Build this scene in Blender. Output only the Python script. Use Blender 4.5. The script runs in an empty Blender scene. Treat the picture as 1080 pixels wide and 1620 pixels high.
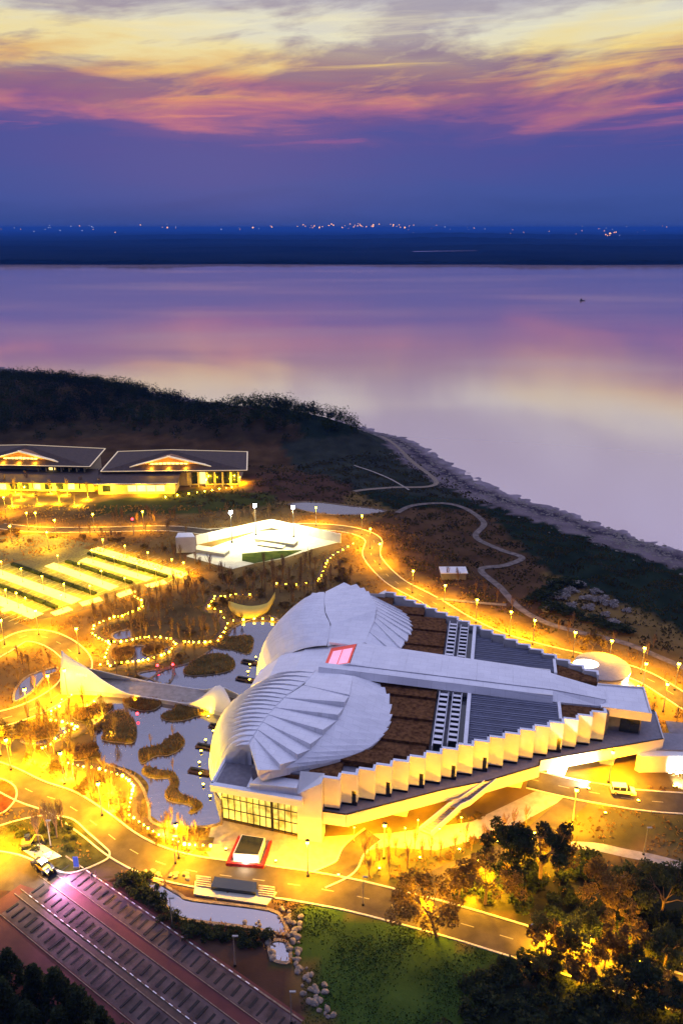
import bpy, bmesh, math, random
import numpy as np
from mathutils import Vector, Matrix
random.seed(7); rng = np.random.default_rng(7)
SC = bpy.context.scene; COL = SC.collection
R = math.radians

# ------------------------------------------------------------------ camera
FPX, CAM_H = 1230.0, 110.0
PITCH = math.atan(450/FPX)
cam = bpy.data.cameras.new('camera'); camo = bpy.data.objects.new('camera', cam); COL.objects.link(camo)
camo.location = (0, 0, CAM_H); camo.rotation_euler = (math.pi/2-PITCH, 0, 0)
cam.sensor_fit = 'VERTICAL'; cam.sensor_height = 24; cam.lens = 24*FPX/1620
cam.clip_start = 1; cam.clip_end = 200000
SC.camera = camo

# ------------------------------------------------------------------ sky
world = bpy.data.worlds.new('World'); SC.world = world; world.use_nodes = True
wn = world.node_tree.nodes; wl = world.node_tree.links; wn.clear()
def wnode(t, **k):
    n = wn.new(t)
    for a, b in k.items(): setattr(n, a, b)
    return n
def wmath(op, a, b=None, clamp=False):
    n = wnode('ShaderNodeMath', operation=op, use_clamp=clamp)
    for i, v in enumerate((a, b)):
        if v is None: continue
        if isinstance(v, (int, float)): n.inputs[i].default_value = v
        else: wl.new(v, n.inputs[i])
    return n.outputs[0]
def lin(c): return tuple(((x/255)/12.92 if x/255 <= .04045 else ((x/255+.055)/1.055)**2.4) for x in c)+(1,)
def ramp(fac, stops):
    n = wnode('ShaderNodeValToRGB'); e = n.color_ramp.elements
    while len(e) < len(stops): e.new(.5)
    for i, (p, c) in enumerate(stops):
        e[i].position = p; e[i].color = c if len(c) == 4 else lin(c)
    wl.new(fac, n.inputs[0]); return n.outputs[0]
def wmix(fac, a, b, mode='MIX'):
    n = wnode('ShaderNodeMix', data_type='RGBA', blend_type=mode)
    for s, v in ((n.inputs[0], fac), (n.inputs[6], a), (n.inputs[7], b)):
        if isinstance(v, (int, float)): s.default_value = v
        elif isinstance(v, tuple): s.default_value = v
        else: wl.new(v, s)
    return n.outputs[2]
tc = wnode('ShaderNodeTexCoord'); sep = wnode('ShaderNodeSeparateXYZ'); wl.new(tc.outputs['Generated'], sep.inputs[0])
X, Y, Zc = sep.outputs
el = wmath('MULTIPLY', wmath('ARCSINE', Zc), 180/math.pi)           # elevation in degrees
az = wmath('MULTIPLY', wmath('ARCTAN2', X, Y), 180/math.pi)         # azimuth in degrees, 0 = straight ahead
ela = wmath('ABSOLUTE', el)
def wnoise(sx, sy, scale, detail=4, rough=.55, dist=0.0, off=0.0, tilt=0.0):
    c = wnode('ShaderNodeCombineXYZ')
    wl.new(wmath('MULTIPLY', az, sx), c.inputs[0])
    wl.new(wmath('ADD', wmath('MULTIPLY', ela, sy), wmath('MULTIPLY', az, tilt)), c.inputs[1])
    c.inputs[2].default_value = off
    n = wnode('ShaderNodeTexNoise'); n.inputs['Scale'].default_value = scale; n.inputs['Detail'].default_value = detail
    n.inputs['Roughness'].default_value = rough; n.inputs['Distortion'].default_value = dist
    wl.new(c.outputs[0], n.inputs['Vector']); return n.outputs['Fac']
n1 = wnoise(.045, .26, 1.0, 5, .55, .6, 1.3, -.012)                 # long cloud banks
n2 = wnoise(.075, .36, 1.0, 8, .60, .3, 47.1, -.04)                  # ragged patches
n3 = wnoise(.16, 1.3, 1.0, 6, .6, .5, 4.4, -.02)                    # fine streaks
# elevation shaken by the banks, so that the colour bands are uneven
els = wmath('ADD', ela, wmath('MULTIPLY', wmath('SUBTRACT', n1, .5), 6.0))
els = wmath('ADD', els, wmath('MULTIPLY', wmath('SUBTRACT', n3, .5), 2.0))
t01 = wmath('DIVIDE', els, 90.0, True)
d = lambda e: e/90.0
base = ramp(t01, [(0, (56, 80, 150)), (d(2), (62, 86, 160)), (d(5.6), (74, 82, 157)), (d(6.7), (104, 86, 154)), (d(7.5), (186, 112, 142)),
                  (d(8.4), (218, 150, 124)), (d(9.4), (236, 192, 126)), (d(10.6), (246, 228, 168)), (d(12.2), (234, 230, 206)), (d(14.5), (196, 192, 204)), (d(24.0), (178, 180, 222)), (1, (198, 202, 250))])
# grey-mauve cloud over it
cl = wmath('MULTIPLY', wmath('SUBTRACT', n2, .445), 8, True)
lo = wmath('DIVIDE', wmath('SUBTRACT', ela, 5.5), 2.5, True); hi = wmath('SUBTRACT', 1.0, wmath('DIVIDE', wmath('SUBTRACT', ela, 20.0), 26.0, True))
cl = wmath('MULTIPLY', wmath('MULTIPLY', cl, lo), hi)
cl = wmath('MULTIPLY', cl, wmath('ADD', .45, wmath('MULTIPLY', n3, .8)), True)
ccol = ramp(t01, [(0, (80, 80, 152)), (d(6.5), (100, 80, 146)), (d(8.5), (126, 94, 142)), (d(11), (146, 122, 148)), (d(14), (168, 160, 176)), (1, (170, 170, 205))])
sky1 = wmix(wmath('MULTIPLY', cl, .95), base, ccol)
# rims lit from below the horizon
n4 = wnoise(.05, .8, 1.0, 5, .6, .8, 15.1, -.03)
br = wmath('MULTIPLY', wmath('SUBTRACT', n4, .56), 7.0, True)
band = wmath('MULTIPLY', wmath('DIVIDE', wmath('SUBTRACT', ela, 4.6), 1.6, True), wmath('SUBTRACT', 1.0, wmath('DIVIDE', wmath('SUBTRACT', ela, 11.5), 4.0, True)))
bcol = ramp(t01, [(0, (215, 100, 150)), (d(6.5), (226, 112, 150)), (d(8.0), (250, 170, 100)), (d(10), (255, 222, 130)), (d(12), (255, 246, 200)), (1, (240, 235, 220))])
sky2 = wmix(wmath('MULTIPLY', wmath('MULTIPLY', br, band), .6), sky1, bcol)
skt = wnode('ShaderNodeTexSky', sky_type='NISHITA', sun_disc=False, sun_elevation=R(1.0), sun_rotation=R(-8), altitude=100, dust_density=3)
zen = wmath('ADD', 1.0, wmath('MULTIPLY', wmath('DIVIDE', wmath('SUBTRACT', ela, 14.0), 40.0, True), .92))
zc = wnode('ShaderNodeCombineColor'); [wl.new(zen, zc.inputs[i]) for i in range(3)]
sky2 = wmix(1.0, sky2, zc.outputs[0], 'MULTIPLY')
sks = wmix(1.0, sky2, wmix(1.0, skt.outputs[0], (.004, .004, .005, 1), 'MULTIPLY'), 'ADD')
# twilight: the dome darkens smoothly away from the sunset side
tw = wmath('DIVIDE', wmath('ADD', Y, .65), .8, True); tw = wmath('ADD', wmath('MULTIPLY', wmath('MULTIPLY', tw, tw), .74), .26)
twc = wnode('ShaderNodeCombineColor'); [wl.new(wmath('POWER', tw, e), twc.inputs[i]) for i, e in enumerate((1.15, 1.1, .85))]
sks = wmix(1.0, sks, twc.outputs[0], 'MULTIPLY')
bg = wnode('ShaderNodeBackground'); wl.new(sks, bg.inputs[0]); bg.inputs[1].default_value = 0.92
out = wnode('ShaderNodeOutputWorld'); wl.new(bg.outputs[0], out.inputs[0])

# the sun is down behind the far clouds: only a weak, broad glow from there
sund = bpy.data.lights.new('sun', 'SUN'); suno = bpy.data.objects.new('sun', sund); COL.objects.link(suno)
sund.energy = 0.05; sund.angle = R(30); sund.color = (1, .72, .6)
suno.rotation_euler = Vector((.5, -1, -1.5)).to_track_quat('-Z', 'Y').to_euler()

SC.view_settings.view_transform = 'Standard'; SC.view_settings.look = 'None'
SC.view_settings.exposure = 0.0; SC.view_settings.gamma = 1.0; SC.view_settings.use_curve_mapping = False
SC.render.engine = 'CYCLES'; SC.cycles.use_denoising = True
SC.cycles.max_bounces = 6; SC.cycles.diffuse_bounces = 2; SC.cycles.glossy_bounces = 3; SC.cycles.transmission_bounces = 4
SC.cycles.sample_clamp_indirect = 4; SC.cycles.use_light_tree = True; SC.cycles.caustics_reflective = False; SC.cycles.caustics_refractive = False

# ------------------------------------------------------------------ helpers
def G(px, py, z=0.0):
    """photo pixel -> the point where that sight line meets height z"""
    u = (px-540)/FPX; v = (810-py)/FPX
    d = Vector((u, math.cos(PITCH)+v*math.sin(PITCH), -math.sin(PITCH)+v*math.cos(PITCH)))
    t = (z-CAM_H)/d.z
    return Vector((d.x*t, d.y*t, z))
OFF = {}
def put(name, me, mat=None, parent=None, loc=None):
    o = bpy.data.objects.new(name, me); COL.objects.link(o)
    if mat is not None and not me.materials: me.materials.append(mat)
    if parent: o.parent = parent
    if loc is not None: o.location = loc
    OFF[o.name] = OFF.get(parent.name, Vector((0, 0, 0))) if parent else Vector(loc) if loc is not None else Vector((0, 0, 0))
    return o
def thing(name, label, cat, loc, group=None, rz=0):
    o = bpy.data.objects.new(name, None); COL.objects.link(o); o.location = loc; o.rotation_euler.z = rz
    o.empty_display_size = .3
    OFF[o.name] = Vector(loc); tag(o, label, cat, group); return o
def tag(o, label=None, cat=None, group=None, kind=None):
    if label: o['label'] = label
    if cat: o['category'] = cat
    if group: o['group'] = group
    if kind: o['kind'] = kind
    return o
class MB:
    def __init__(s): s.v = []; s.f = []
    def add(s, vs, fs):
        n = len(s.v); s.v += [Vector(p) for p in vs]; s.f += [tuple(n+i for i in f) for f in fs]; return s
    def quad(s, a, b, c, d): return s.add((a, b, c, d), ((0, 1, 2, 3),))
    def hexa(s, p):          # 8 points: bottom ring then top ring
        return s.add(p, ((3, 2, 1, 0), (4, 5, 6, 7), (0, 1, 5, 4), (1, 2, 6, 5), (2, 3, 7, 6), (3, 0, 4, 7)))
    def box(s, c, sx, sy, sz, rz=0):
        """box standing on c, rotated about z"""
        ca, sa = math.cos(rz), math.sin(rz); P = []
        for z in (0, sz):
            for x, y in ((-1, -1), (1, -1), (1, 1), (-1, 1)):
                x *= sx/2; y *= sy/2; P.append((c[0]+x*ca-y*sa, c[1]+x*sa+y*ca, c[2]+z))
        return s.hexa(P)
    def bar(s, a, b, w, h):
        """square bar from a to b, w wide, h high (a, b on its under-side axis)"""
        a = Vector(a); b = Vector(b); d = (b-a).normalized(); n = Vector((-d.y, d.x, 0))
        n = n.normalized()*w/2 if n.length > 1e-4 else Vector((w/2, 0, 0)); u = Vector((0, 0, h)) if abs(d.z) < .99 else Vector((0, h, 0))
        return s.hexa([a-n, b-n, b+n, a+n, a-n+u, b-n+u, b+n+u, a+n+u])
    def prism(s, pts, z0, z1):
        n = len(pts); P = [(p[0], p[1], z0) for p in pts]+[(p[0], p[1], z1) for p in pts]
        A = sum(pts[i][0]*pts[(i+1) % n][1]-pts[(i+1) % n][0]*pts[i][1] for i in range(n))
        if A < 0: P = P[:n][::-1]+P[n:][::-1]
        return s.add(P, [tuple(range(n))[::-1], tuple(range(n, 2*n))]+[(i, (i+1) % n, n+(i+1) % n, n+i) for i in range(n)])
    def tube(s, path, rad, n=6, cap=True):
        path = [Vector(p) for p in path]; base = len(s.v); m = len(path)
        rad = rad if hasattr(rad, '__len__') else [rad]*m
        for i, p in enumerate(path):
            d = (path[min(i+1, m-1)]-path[max(i-1, 0)]).normalized()
            a = d.orthogonal().normalized(); b = d.cross(a)
            for k in range(n):
                t = 2*math.pi*k/n; s.v.append(p+(a*math.cos(t)+b*math.sin(t))*rad[i])
        for i in range(m-1):
            for k in range(n):
                q = base+i*n; s.f.append((q+k, q+(k+1) % n, q+n+(k+1) % n, q+n+k))
        if cap: s.f.append(tuple(base+k for k in range(n))[::-1]); s.f.append(tuple(base+(m-1)*n+k for k in range(n)))
        return s
    def me(s, name, smooth=False, off=None, mat=None):
        m = bpy.data.meshes.new(name); o = off or Vector((0, 0, 0))
        m.from_pydata([tuple(p-o) for p in s.v], [], s.f); m.update()
        if smooth: m.polygons.foreach_set('use_smooth', [True]*len(m.polygons))
        if mat: m.materials.append(mat)
        return m
    def build(s, name, mat, parent=None, smooth=False):
        return put(name, s.me(name, smooth, OFF[parent.name] if parent else None), mat, parent)
def copy_tree(o, loc, label=None, rz=None, sc=None):
    c = o.copy(); COL.objects.link(c); c.location = loc
    if rz is not None: c.rotation_euler.z = rz
    if sc is not None: c.scale = (sc, sc, sc) if not hasattr(sc, '__len__') else sc
    if label: c['label'] = label
    for ch in o.children:
        k = ch.copy(); COL.objects.link(k); k.parent = c
        for g in ch.children:
            q = g.copy(); COL.objects.link(q); q.parent = k
    return c
def catmull(P, n=6, closed=False):
    P = [Vector(p) for p in P]; out = []; m = len(P)
    for i in range(m if closed else m-1):
        if closed: a, b, c, e = P[i-1], P[i], P[(i+1) % m], P[(i+2) % m]
        else: a, b, c, e = P[max(i-1, 0)], P[i], P[i+1], P[min(i+2, m-1)]
        for k in range(n):
            t = k/n
            out.append(.5*((2*b)+(c-a)*t+(2*a-5*b+4*c-e)*t*t+(3*b-a-3*c+e)*t**3))
    if not closed: out.append(P[-1])
    return out
def sheet(name, pts, z, mat, parent=None, kind='structure'):
    bm = bmesh.new(); o = OFF[parent.name] if parent else Vector((0, 0, 0))
    f = bm.faces.new([bm.verts.new((p[0]-o.x, p[1]-o.y, z-o.z)) for p in pts])
    f.normal_update()
    if f.normal.z < 0: f.normal_flip()
    bmesh.ops.triangulate(bm, faces=bm.faces[:]); me = bpy.data.meshes.new(name); bm.to_mesh(me); bm.free()
    ob = put(name, me, mat, parent)
    if kind and not parent: ob['kind'] = kind
    return ob
def side(path, i):
    d = path[min(i+1, len(path)-1)]-path[max(i-1, 0)]; d.z = 0; d.normalize(); return Vector((d.y, -d.x, 0))
def ribbon(path, w0, w1, z0, z1=None):
    """strip along a path between side offsets w0 and w1; with z1 a raised kerb"""
    mb = MB(); n = len(path); vs = []
    for i, p in enumerate(path):
        s = side(path, i); a = p+s*w0; b = p+s*w1
        if z1 is None: vs += [(a.x, a.y, p.z+z0), (b.x, b.y, p.z+z0)]
        else: vs += [(a.x, a.y, p.z+z0), (a.x, a.y, p.z+z1), (b.x, b.y, p.z+z1), (b.x, b.y, p.z+z0)]
    if z1 is None: fs = [(2*i+1, 2*i, 2*i+2, 2*i+3)[::-1] for i in range(n-1)]
    else: fs = [(4*i+k, 4*i+k+1, 4*i+k+5, 4*i+k+4) for i in range(n-1) for k in range(3)]
    return mb.add(vs, fs)
def inpoly(x, y, P):
    x = np.asarray(x); y = np.asarray(y); r = np.zeros(x.shape, bool); n = len(P)
    for i in range(n):
        x0, y0 = P[i][0], P[i][1]; x1, y1 = P[(i+1) % n][0], P[(i+1) % n][1]
        c = ((y0 > y) != (y1 > y)); r ^= c & (x < (x1-x0)*(y-y0)/((y1-y0) if y1 != y0 else 1e-9)+x0)
    return r
def sstep(a, b, x): t = np.clip((x-a)/(b-a), 0, 1); return t*t*(3-2*t)

# ------------------------------------------------------------------ materials
def M(name, col, rough=.8, var=.25, scale=.5, bump=0.0, metal=0.0, emit=None, estr=0.0, detail=5, spec=.3, col2=None, stretch=None, attr=None):
    m = bpy.data.materials.new(name); m.use_nodes = True; nt = m.node_tree; N = nt.nodes; Lk = nt.links
    b = N['Principled BSDF']; b.inputs['Roughness'].default_value = rough; b.inputs['Metallic'].default_value = metal
    b.inputs['Specular IOR Level'].default_value = spec
    c = N.new('ShaderNodeTexCoord'); g = N.new('ShaderNodeNewGeometry')
    nz = N.new('ShaderNodeTexNoise'); nz.inputs['Scale'].default_value = scale; nz.inputs['Detail'].default_value = detail
    if stretch:
        mp = N.new('ShaderNodeMapping'); mp.inputs['Scale'].default_value = stretch; Lk.new(g.outputs['Position'], mp.inputs[0]); Lk.new(mp.outputs[0], nz.inputs['Vector'])
    else: Lk.new(g.outputs['Position'], nz.inputs['Vector'])
    rp = N.new('ShaderNodeValToRGB'); e = rp.color_ramp.elements; e[0].position = .3; e[1].position = .7
    c2 = col2 or tuple(x*(1+var) for x in col); c1 = tuple(x*(1-var) for x in col)
    e[0].color = (*c1, 1); e[1].color = (*c2, 1); Lk.new(nz.outputs['Fac'], rp.inputs[0])
    src = rp.outputs[0]
    if attr:
        at = N.new('ShaderNodeAttribute'); at.attribute_name = attr
        mx = N.new('ShaderNodeMix'); mx.data_type = 'RGBA'; mx.blend_type = 'MULTIPLY'; mx.inputs[0].default_value = 1
        Lk.new(at.outputs['Color'], mx.inputs[6]); Lk.new(src, mx.inputs[7]); src = mx.outputs[2]
    Lk.new(src, b.inputs['Base Color'])
    if bump:
        bp = N.new('ShaderNodeBump'); bp.inputs['Strength'].default_value = bump; bp.inputs['Distance'].default_value = .15
        n2 = N.new('ShaderNodeTexNoise'); n2.inputs['Scale'].default_value = scale*6; n2.inputs['Detail'].default_value = 4
        Lk.new(g.outputs['Position'], n2.inputs['Vector']); Lk.new(n2.outputs['Fac'], bp.inputs['Height']); Lk.new(bp.outputs[0], b.inputs['Normal'])
    if emit:
        b.inputs['Emission Color'].default_value = (*emit, 1); b.inputs['Emission Strength'].default_value = estr
    return m
GOLD = (1.0, .47, .0025)
LM = 3.9
m_ground = M('ground_soil', (1, 1, 1), .95, .35, .12, .5, attr='tint', detail=8, spec=0)
m_asphalt = M('asphalt', (.062, .048, .034), .8, .3, .35, .15, spec=.12)
m_redasph = M('car_park_asphalt', (.095, .026, .024), .8, .25, .25, .15)
m_kerb = M('kerb_stone', (.5, .46, .38), .8, .15, 1.5)
m_paint = M('road_paint', (.22, .20, .16), .6, .1, 2)
m_trail = M('worn_trail', (.17, .14, .12), .95, .4, .6, .3, spec=0)
m_pave = M('pale_paving', (.34, .29, .24), .8, .2, .8, .1)
m_lane = M('pale_concrete', (.58, .56, .42), .8, .12, .5)
m_bay = M('grass_paver', (.10, .10, .045), .9, .35, 1.2, .2)
m_baypale = M('bay_paver', (.085, .058, .055), .9, .55, .35, .3, detail=8)
m_white = M('white_panel', (.84, .84, .86), .55, .05, .30, spec=.3)
def panel_joints(m, rz, w, h, dark):
    N = m.node_tree.nodes; Lk = m.node_tree.links; b = N['Principled BSDF']; src = b.inputs['Base Color'].links[0].from_socket
    g = N.new('ShaderNodeNewGeometry'); mp_ = N.new('ShaderNodeMapping'); mp_.inputs['Rotation'].default_value = (0, 0, rz); Lk.new(g.outputs['Position'], mp_.inputs[0])
    br_ = N.new('ShaderNodeTexBrick'); br_.inputs['Scale'].default_value = 1; br_.inputs['Brick Width'].default_value = w; br_.inputs['Row Height'].default_value = h; br_.inputs['Mortar Size'].default_value = .05
    br_.inputs['Color1'].default_value = (1, 1, 1, 1); br_.inputs['Color2'].default_value = (.93, .93, .94, 1); br_.inputs['Mortar'].default_value = (dark, dark, dark, 1); Lk.new(mp_.outputs[0], br_.inputs['Vector'])
    mx = N.new('ShaderNodeMix'); mx.data_type = 'RGBA'; mx.blend_type = 'MULTIPLY'; mx.inputs[0].default_value = 1; Lk.new(src, mx.inputs[6]); Lk.new(br_.outputs['Color'], mx.inputs[7]); Lk.new(mx.outputs[2], b.inputs['Base Color'])
panel_joints(m_white, R(11.3), 3.2, 1.6, .84)
m_white2 = M('white_render', (.78, .76, .72), .7, .06, .5)
m_fascia = M('white_fascia', (.78, .75, .70), .65, .05, .4)
m_brown = M('planted_terrace', (.12, .052, .022), .95, .5, 1.3, .6, col2=(.20, .095, .04), spec=0)
m_metalroof = M('standing_seam_metal', (.13, .14, .20), .45, .12, .5, metal=.2, spec=.5)
m_darkglass = M('dark_glass', (.015, .02, .025), .12, .2, .3, spec=.7)
m_deck = M('deck_paving', (.27, .25, .27), .75, .12, 1.2, .05)
m_grey = M('grey_roof_membrane', (.20, .19, .21), .85, .2, 1.0)
m_darkmetal = M('dark_metal', (.03, .03, .032), .4, .2, 2, metal=.6)
m_led = M('eave_led_strip', (.8, .7, .5), .5, 0, 1, emit=(1.0, .70, .30), estr=.35)
m_pole = M('pole_steel', (.35, .33, .3), .45, .1, 2, metal=.4)
m_wood = M('dark_timber', (.07, .04, .03), .8, .3, 1.5)
m_soil = M('island_grass', (.11, .085, .03), .95, .45, .7, .5, col2=(.17, .12, .035), spec=0)
m_lawn = M('lawn', (.045, .075, .014), .95, .35, .35, .5, col2=(.085, .10, .02), spec=0)
m_rim = M('pond_rim_stone', (.22, .17, .12), .9, .35, 1.5, .3)
m_rock = M('boulder', (.19, .165, .14), .9, .35, 1.2, .5)
m_bark = M('bark', (.16, .10, .055), .9, .3, 3)
m_twig = M('bare_twigs', (.24, .14, .055), .9, .3, 1.5)
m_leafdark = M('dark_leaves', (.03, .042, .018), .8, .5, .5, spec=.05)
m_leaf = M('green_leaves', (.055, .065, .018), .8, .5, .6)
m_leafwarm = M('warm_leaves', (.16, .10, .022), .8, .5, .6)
m_conifer = M('hill_tree_leaves', (.026, .032, .018), .9, .5, .03, col2=(.04, .055, .018), spec=0)
m_red = M('red_hedge', (.32, .02, .02), .85, .35, 1.5, .4)
m_blossom = M('pale_blossom', (.30, .27, .25), .9, .3, 1.0)
m_roof = M('dark_tile_roof', (.07, .042, .03), .7, .25, .8)
m_gable = M('timber_gable', (.36, .17, .07), .8, .2, 1)
m_cream = M('cream_wall', (.62, .50, .30), .8, .1, .6)
m_globe = M('lamp_globe', (.9, .8, .5), .4, 0, 1, emit=(1.0, .72, .22), estr=45)
m_globehot = M('path_lamp_glow', (.9, .8, .5), .4, 0, 1, emit=(1.0, .55, .010), estr=120)
m_head = M('street_lamp_lens', (.9, .8, .6), .4, 0, 1, emit=(1.0, .70, .03), estr=40)
m_cool = M('cool_lamp_lens', (.9, .9, .9), .4, 0, 1, emit=(.85, .9, 1.0), estr=40)
m_winlit = M('lit_window', (.6, .5, .3), .4, .5, .35, emit=(1.0, .72, .22), estr=2.2)
m_pink = M('pink_lit_glass', (.8, .4, .5), .3, .1, .6, emit=(1.0, .40, .62), estr=.75)
m_redframe = M('red_lit_reveal', (.7, .12, .08), .6, .1, 1, emit=(1.0, .12, .07), estr=.30)
m_redlamp = M('red_lamp_glow', (.8, .05, .05), .4, 0, 1, emit=(1, .02, .03), estr=18)
m_paintwhite = M('vehicle_paint_white', (.75, .74, .72), .3, .03, 1, spec=.5)
m_paintdark = M('vehicle_paint_dark', (.05, .05, .06), .25, .05, 1, spec=.5)
m_paintyel = M('machine_yellow', (.65, .40, .04), .45, .1, 2)
m_tyre = M('tyre_rubber', (.02, .02, .02), .9, .1, 3)
m_blue = M('blue_sign', (.03, .07, .35), .5, .05, 2, emit=(.1, .15, .8), estr=.5)
m_farland = M('far_land', (.008, .012, .016), .95, .5, .002, spec=0)
m_cityl = M('town_light', (.8, .6, .4), .5, 0, 1, emit=(1.0, .42, .10), estr=3.2)
m_cityw = M('town_light_white', (.8, .8, .8), .5, 0, 1, emit=(.65, .75, 1.0), estr=1.5)
m_yelpaint = M('yellow_render', (.72, .52, .08), .7, .08, .6)
def lit_glass(name, c0, c1, estr, scale):
    m = M(name, (.3, .3, .2), .2, .3, scale, spec=.6); N = m.node_tree.nodes; Lk = m.node_tree.links; b = N['Principled BSDF']
    nz = N.new('ShaderNodeTexNoise'); nz.inputs['Scale'].default_value = scale; nz.inputs['Detail'].default_value = 4; g = N.new('ShaderNodeNewGeometry'); Lk.new(g.outputs['Position'], nz.inputs['Vector'])
    r = N.new('ShaderNodeValToRGB'); r.color_ramp.elements[0].position = .35; r.color_ramp.elements[1].position = .62; r.color_ramp.elements[0].color = (*c0, 1); r.color_ramp.elements[1].color = (*c1, 1)
    Lk.new(nz.outputs['Fac'], r.inputs[0]); Lk.new(r.outputs[0], b.inputs['Emission Color']); b.inputs['Emission Strength'].default_value = estr; m.cycles.emission_sampling = 'NONE'; return m
m_glassroom = lit_glass('lit_hall_glass', (.20, .15, .02), (1.0, .72, .14), 1.0, .55)
for m in (m_globe, m_head, m_cool, m_cityl, m_cityw, m_redframe, m_winlit, m_pink): m.cycles.emission_sampling = 'NONE'
m_globehot.cycles.emission_sampling = 'FRONT'; m_redlamp.cycles.emission_sampling = 'FRONT'

def leafy(m, f=.5):
    N = m.node_tree.nodes; Lk = m.node_tree.links; b = N['Principled BSDF']; o = N['Material Output']; t = N.new('ShaderNodeBsdfTranslucent'); mx = N.new('ShaderNodeMixShader'); mx.inputs[0].default_value = f
    Lk.new(b.inputs['Base Color'].links[0].from_socket, t.inputs[0]); Lk.new(b.outputs[0], mx.inputs[1]); Lk.new(t.outputs[0], mx.inputs[2]); Lk.new(mx.outputs[0], o.inputs[0])
for m in (m_leafwarm, m_leaf): leafy(m)
leafy(m_leafdark, .35)
def water_mat(name, dif, tint, gloss, rough, bump, scale, stretch, top=1.0):
    m = bpy.data.materials.new(name); m.use_nodes = True; nt = m.node_tree; N = nt.nodes; Lk = nt.links; N.clear()
    o = N.new('ShaderNodeOutputMaterial'); mx = N.new('ShaderNodeMixShader'); df = N.new('ShaderNodeBsdfDiffuse'); gl = N.new('ShaderNodeBsdfGlossy')
    g = N.new('ShaderNodeNewGeometry'); mp = N.new('ShaderNodeMapping'); mp.inputs['Scale'].default_value = stretch
    nz = N.new('ShaderNodeTexNoise'); nz.inputs['Scale'].default_value = scale; nz.inputs['Detail'].default_value = 5
    bp = N.new('ShaderNodeBump'); bp.inputs['Strength'].default_value = bump; bp.inputs['Distance'].default_value = .3
    Lk.new(g.outputs['Position'], mp.inputs[0]); Lk.new(mp.outputs[0], nz.inputs['Vector']); Lk.new(nz.outputs['Fac'], bp.inputs['Height'])
    Lk.new(bp.outputs[0], gl.inputs['Normal'])
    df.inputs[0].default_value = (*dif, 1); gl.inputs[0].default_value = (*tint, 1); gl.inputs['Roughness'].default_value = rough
    lw = N.new('ShaderNodeLayerWeight'); lw.inputs['Blend'].default_value = .35
    mr = N.new('ShaderNodeMapRange'); mr.inputs['From Min'].default_value = 0; mr.inputs['From Max'].default_value = 1
    mr.inputs['To Min'].default_value = gloss; mr.inputs['To Max'].default_value = top
    pz = N.new('ShaderNodeTexNoise'); pz.inputs['Scale'].default_value = .004 if top < 1 else .05; pz.inputs['Detail'].default_value = 4; pm = N.new('ShaderNodeMapping'); pm.inputs['Scale'].default_value = (.35, 1, 1); pr = N.new('ShaderNodeMapRange')
    pr.inputs['From Min'].default_value = .35; pr.inputs['From Max'].default_value = .65; pr.inputs['To Min'].default_value = rough*.45; pr.inputs['To Max'].default_value = rough*1.6
    Lk.new(g.outputs['Position'], pm.inputs[0]); Lk.new(pm.outputs[0], pz.inputs['Vector']); Lk.new(pz.outputs['Fac'], pr.inputs['Value']); Lk.new(pr.outputs[0], gl.inputs['Roughness'])
    Lk.new(lw.outputs['Fresnel'], mr.inputs['Value']); Lk.new(mr.outputs[0], mx.inputs[0])
    Lk.new(df.outputs[0], mx.inputs[1]); Lk.new(gl.outputs[0], mx.inputs[2]); Lk.new(mx.outputs[0], o.inputs[0])
    return m
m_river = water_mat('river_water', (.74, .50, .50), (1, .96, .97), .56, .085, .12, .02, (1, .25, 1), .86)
m_pond = water_mat('pond_water', (.05, .045, .05), (.85, .83, .88), .32, .05, .10, .5, (1, 1, 1))

# ------------------------------------------------------------------ terrain, river, far shore
WZ = -8.0
shore = [G(x, y, WZ) for x, y in [(-420, 545), (-200, 562), (0, 581), (60, 590), (110, 598), (250, 622), (300, 630), (450, 652), (575, 678), (650, 698), (720, 742), (790, 777), (900, 812), (1000, 846), (1080, 872), (1300, 950), (1700, 1120)]]
shore = catmull(shore, 5)
def shore_dist(x, y):
    x = np.asarray(x, float); y = np.asarray(y, float); best = np.full(x.shape, 1e9); sg = np.ones(x.shape)
    for a, b in zip(shore[:-1], shore[1:]):
        dx, dy = b.x-a.x, b.y-a.y; l2 = dx*dx+dy*dy
        t = np.clip(((x-a.x)*dx+(y-a.y)*dy)/l2, 0, 1); ex = x-(a.x+t*dx); ey = y-(a.y+t*dy); d2 = ex*ex+ey*ey
        cr = dx*ey-dy*ex; m = d2 < best; best = np.where(m, d2, best); sg = np.where(m, np.where(cr > 0, -1, 1), sg)
    return np.sqrt(best)*sg
def height(x, y):
    d = shore_dist(x, y)+3*np.sin(np.asarray(x)*.06+np.asarray(y)*.03)
    h = WZ-1.5+1.5*sstep(-25, 0, d)+2.2*sstep(0, 30, d)+5.8*sstep(18, 75, d)
    g = lambda cx, cy, a, sx, sy: a*np.exp(-((x-cx)/sx)**2/2-((y-cy)/sy)**2/2)
    hl = g(-185, 478, 14, 52, 44)+g(-45, 434, 14, 34, 24)+g(-330, 470, 18, 90, 60)+g(8, 418, 6, 26, 20)
    hl = hl*sstep(352, 410, y)*sstep(0, 50, d)
    return h+hl
def GT(px, py):
    """photo pixel -> point on the terrain"""
    z = 0.0
    for _ in range(25):
        p = G(px, py, z); z = .5*z+.5*float(height(np.array([p.x]), np.array([p.y]))[0])
    p = G(px, py, z); p.z = float(height(np.array([p.x]), np.array([p.y]))[0]); return p
STEP = 3.0
gx = np.arange(-420, 420+STEP, STEP); gy = np.arange(30, 800+STEP, STEP)
XX, YY = np.meshgrid(gx, gy); HH = height(XX, YY); SD = shore_dist(XX, YY)
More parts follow.
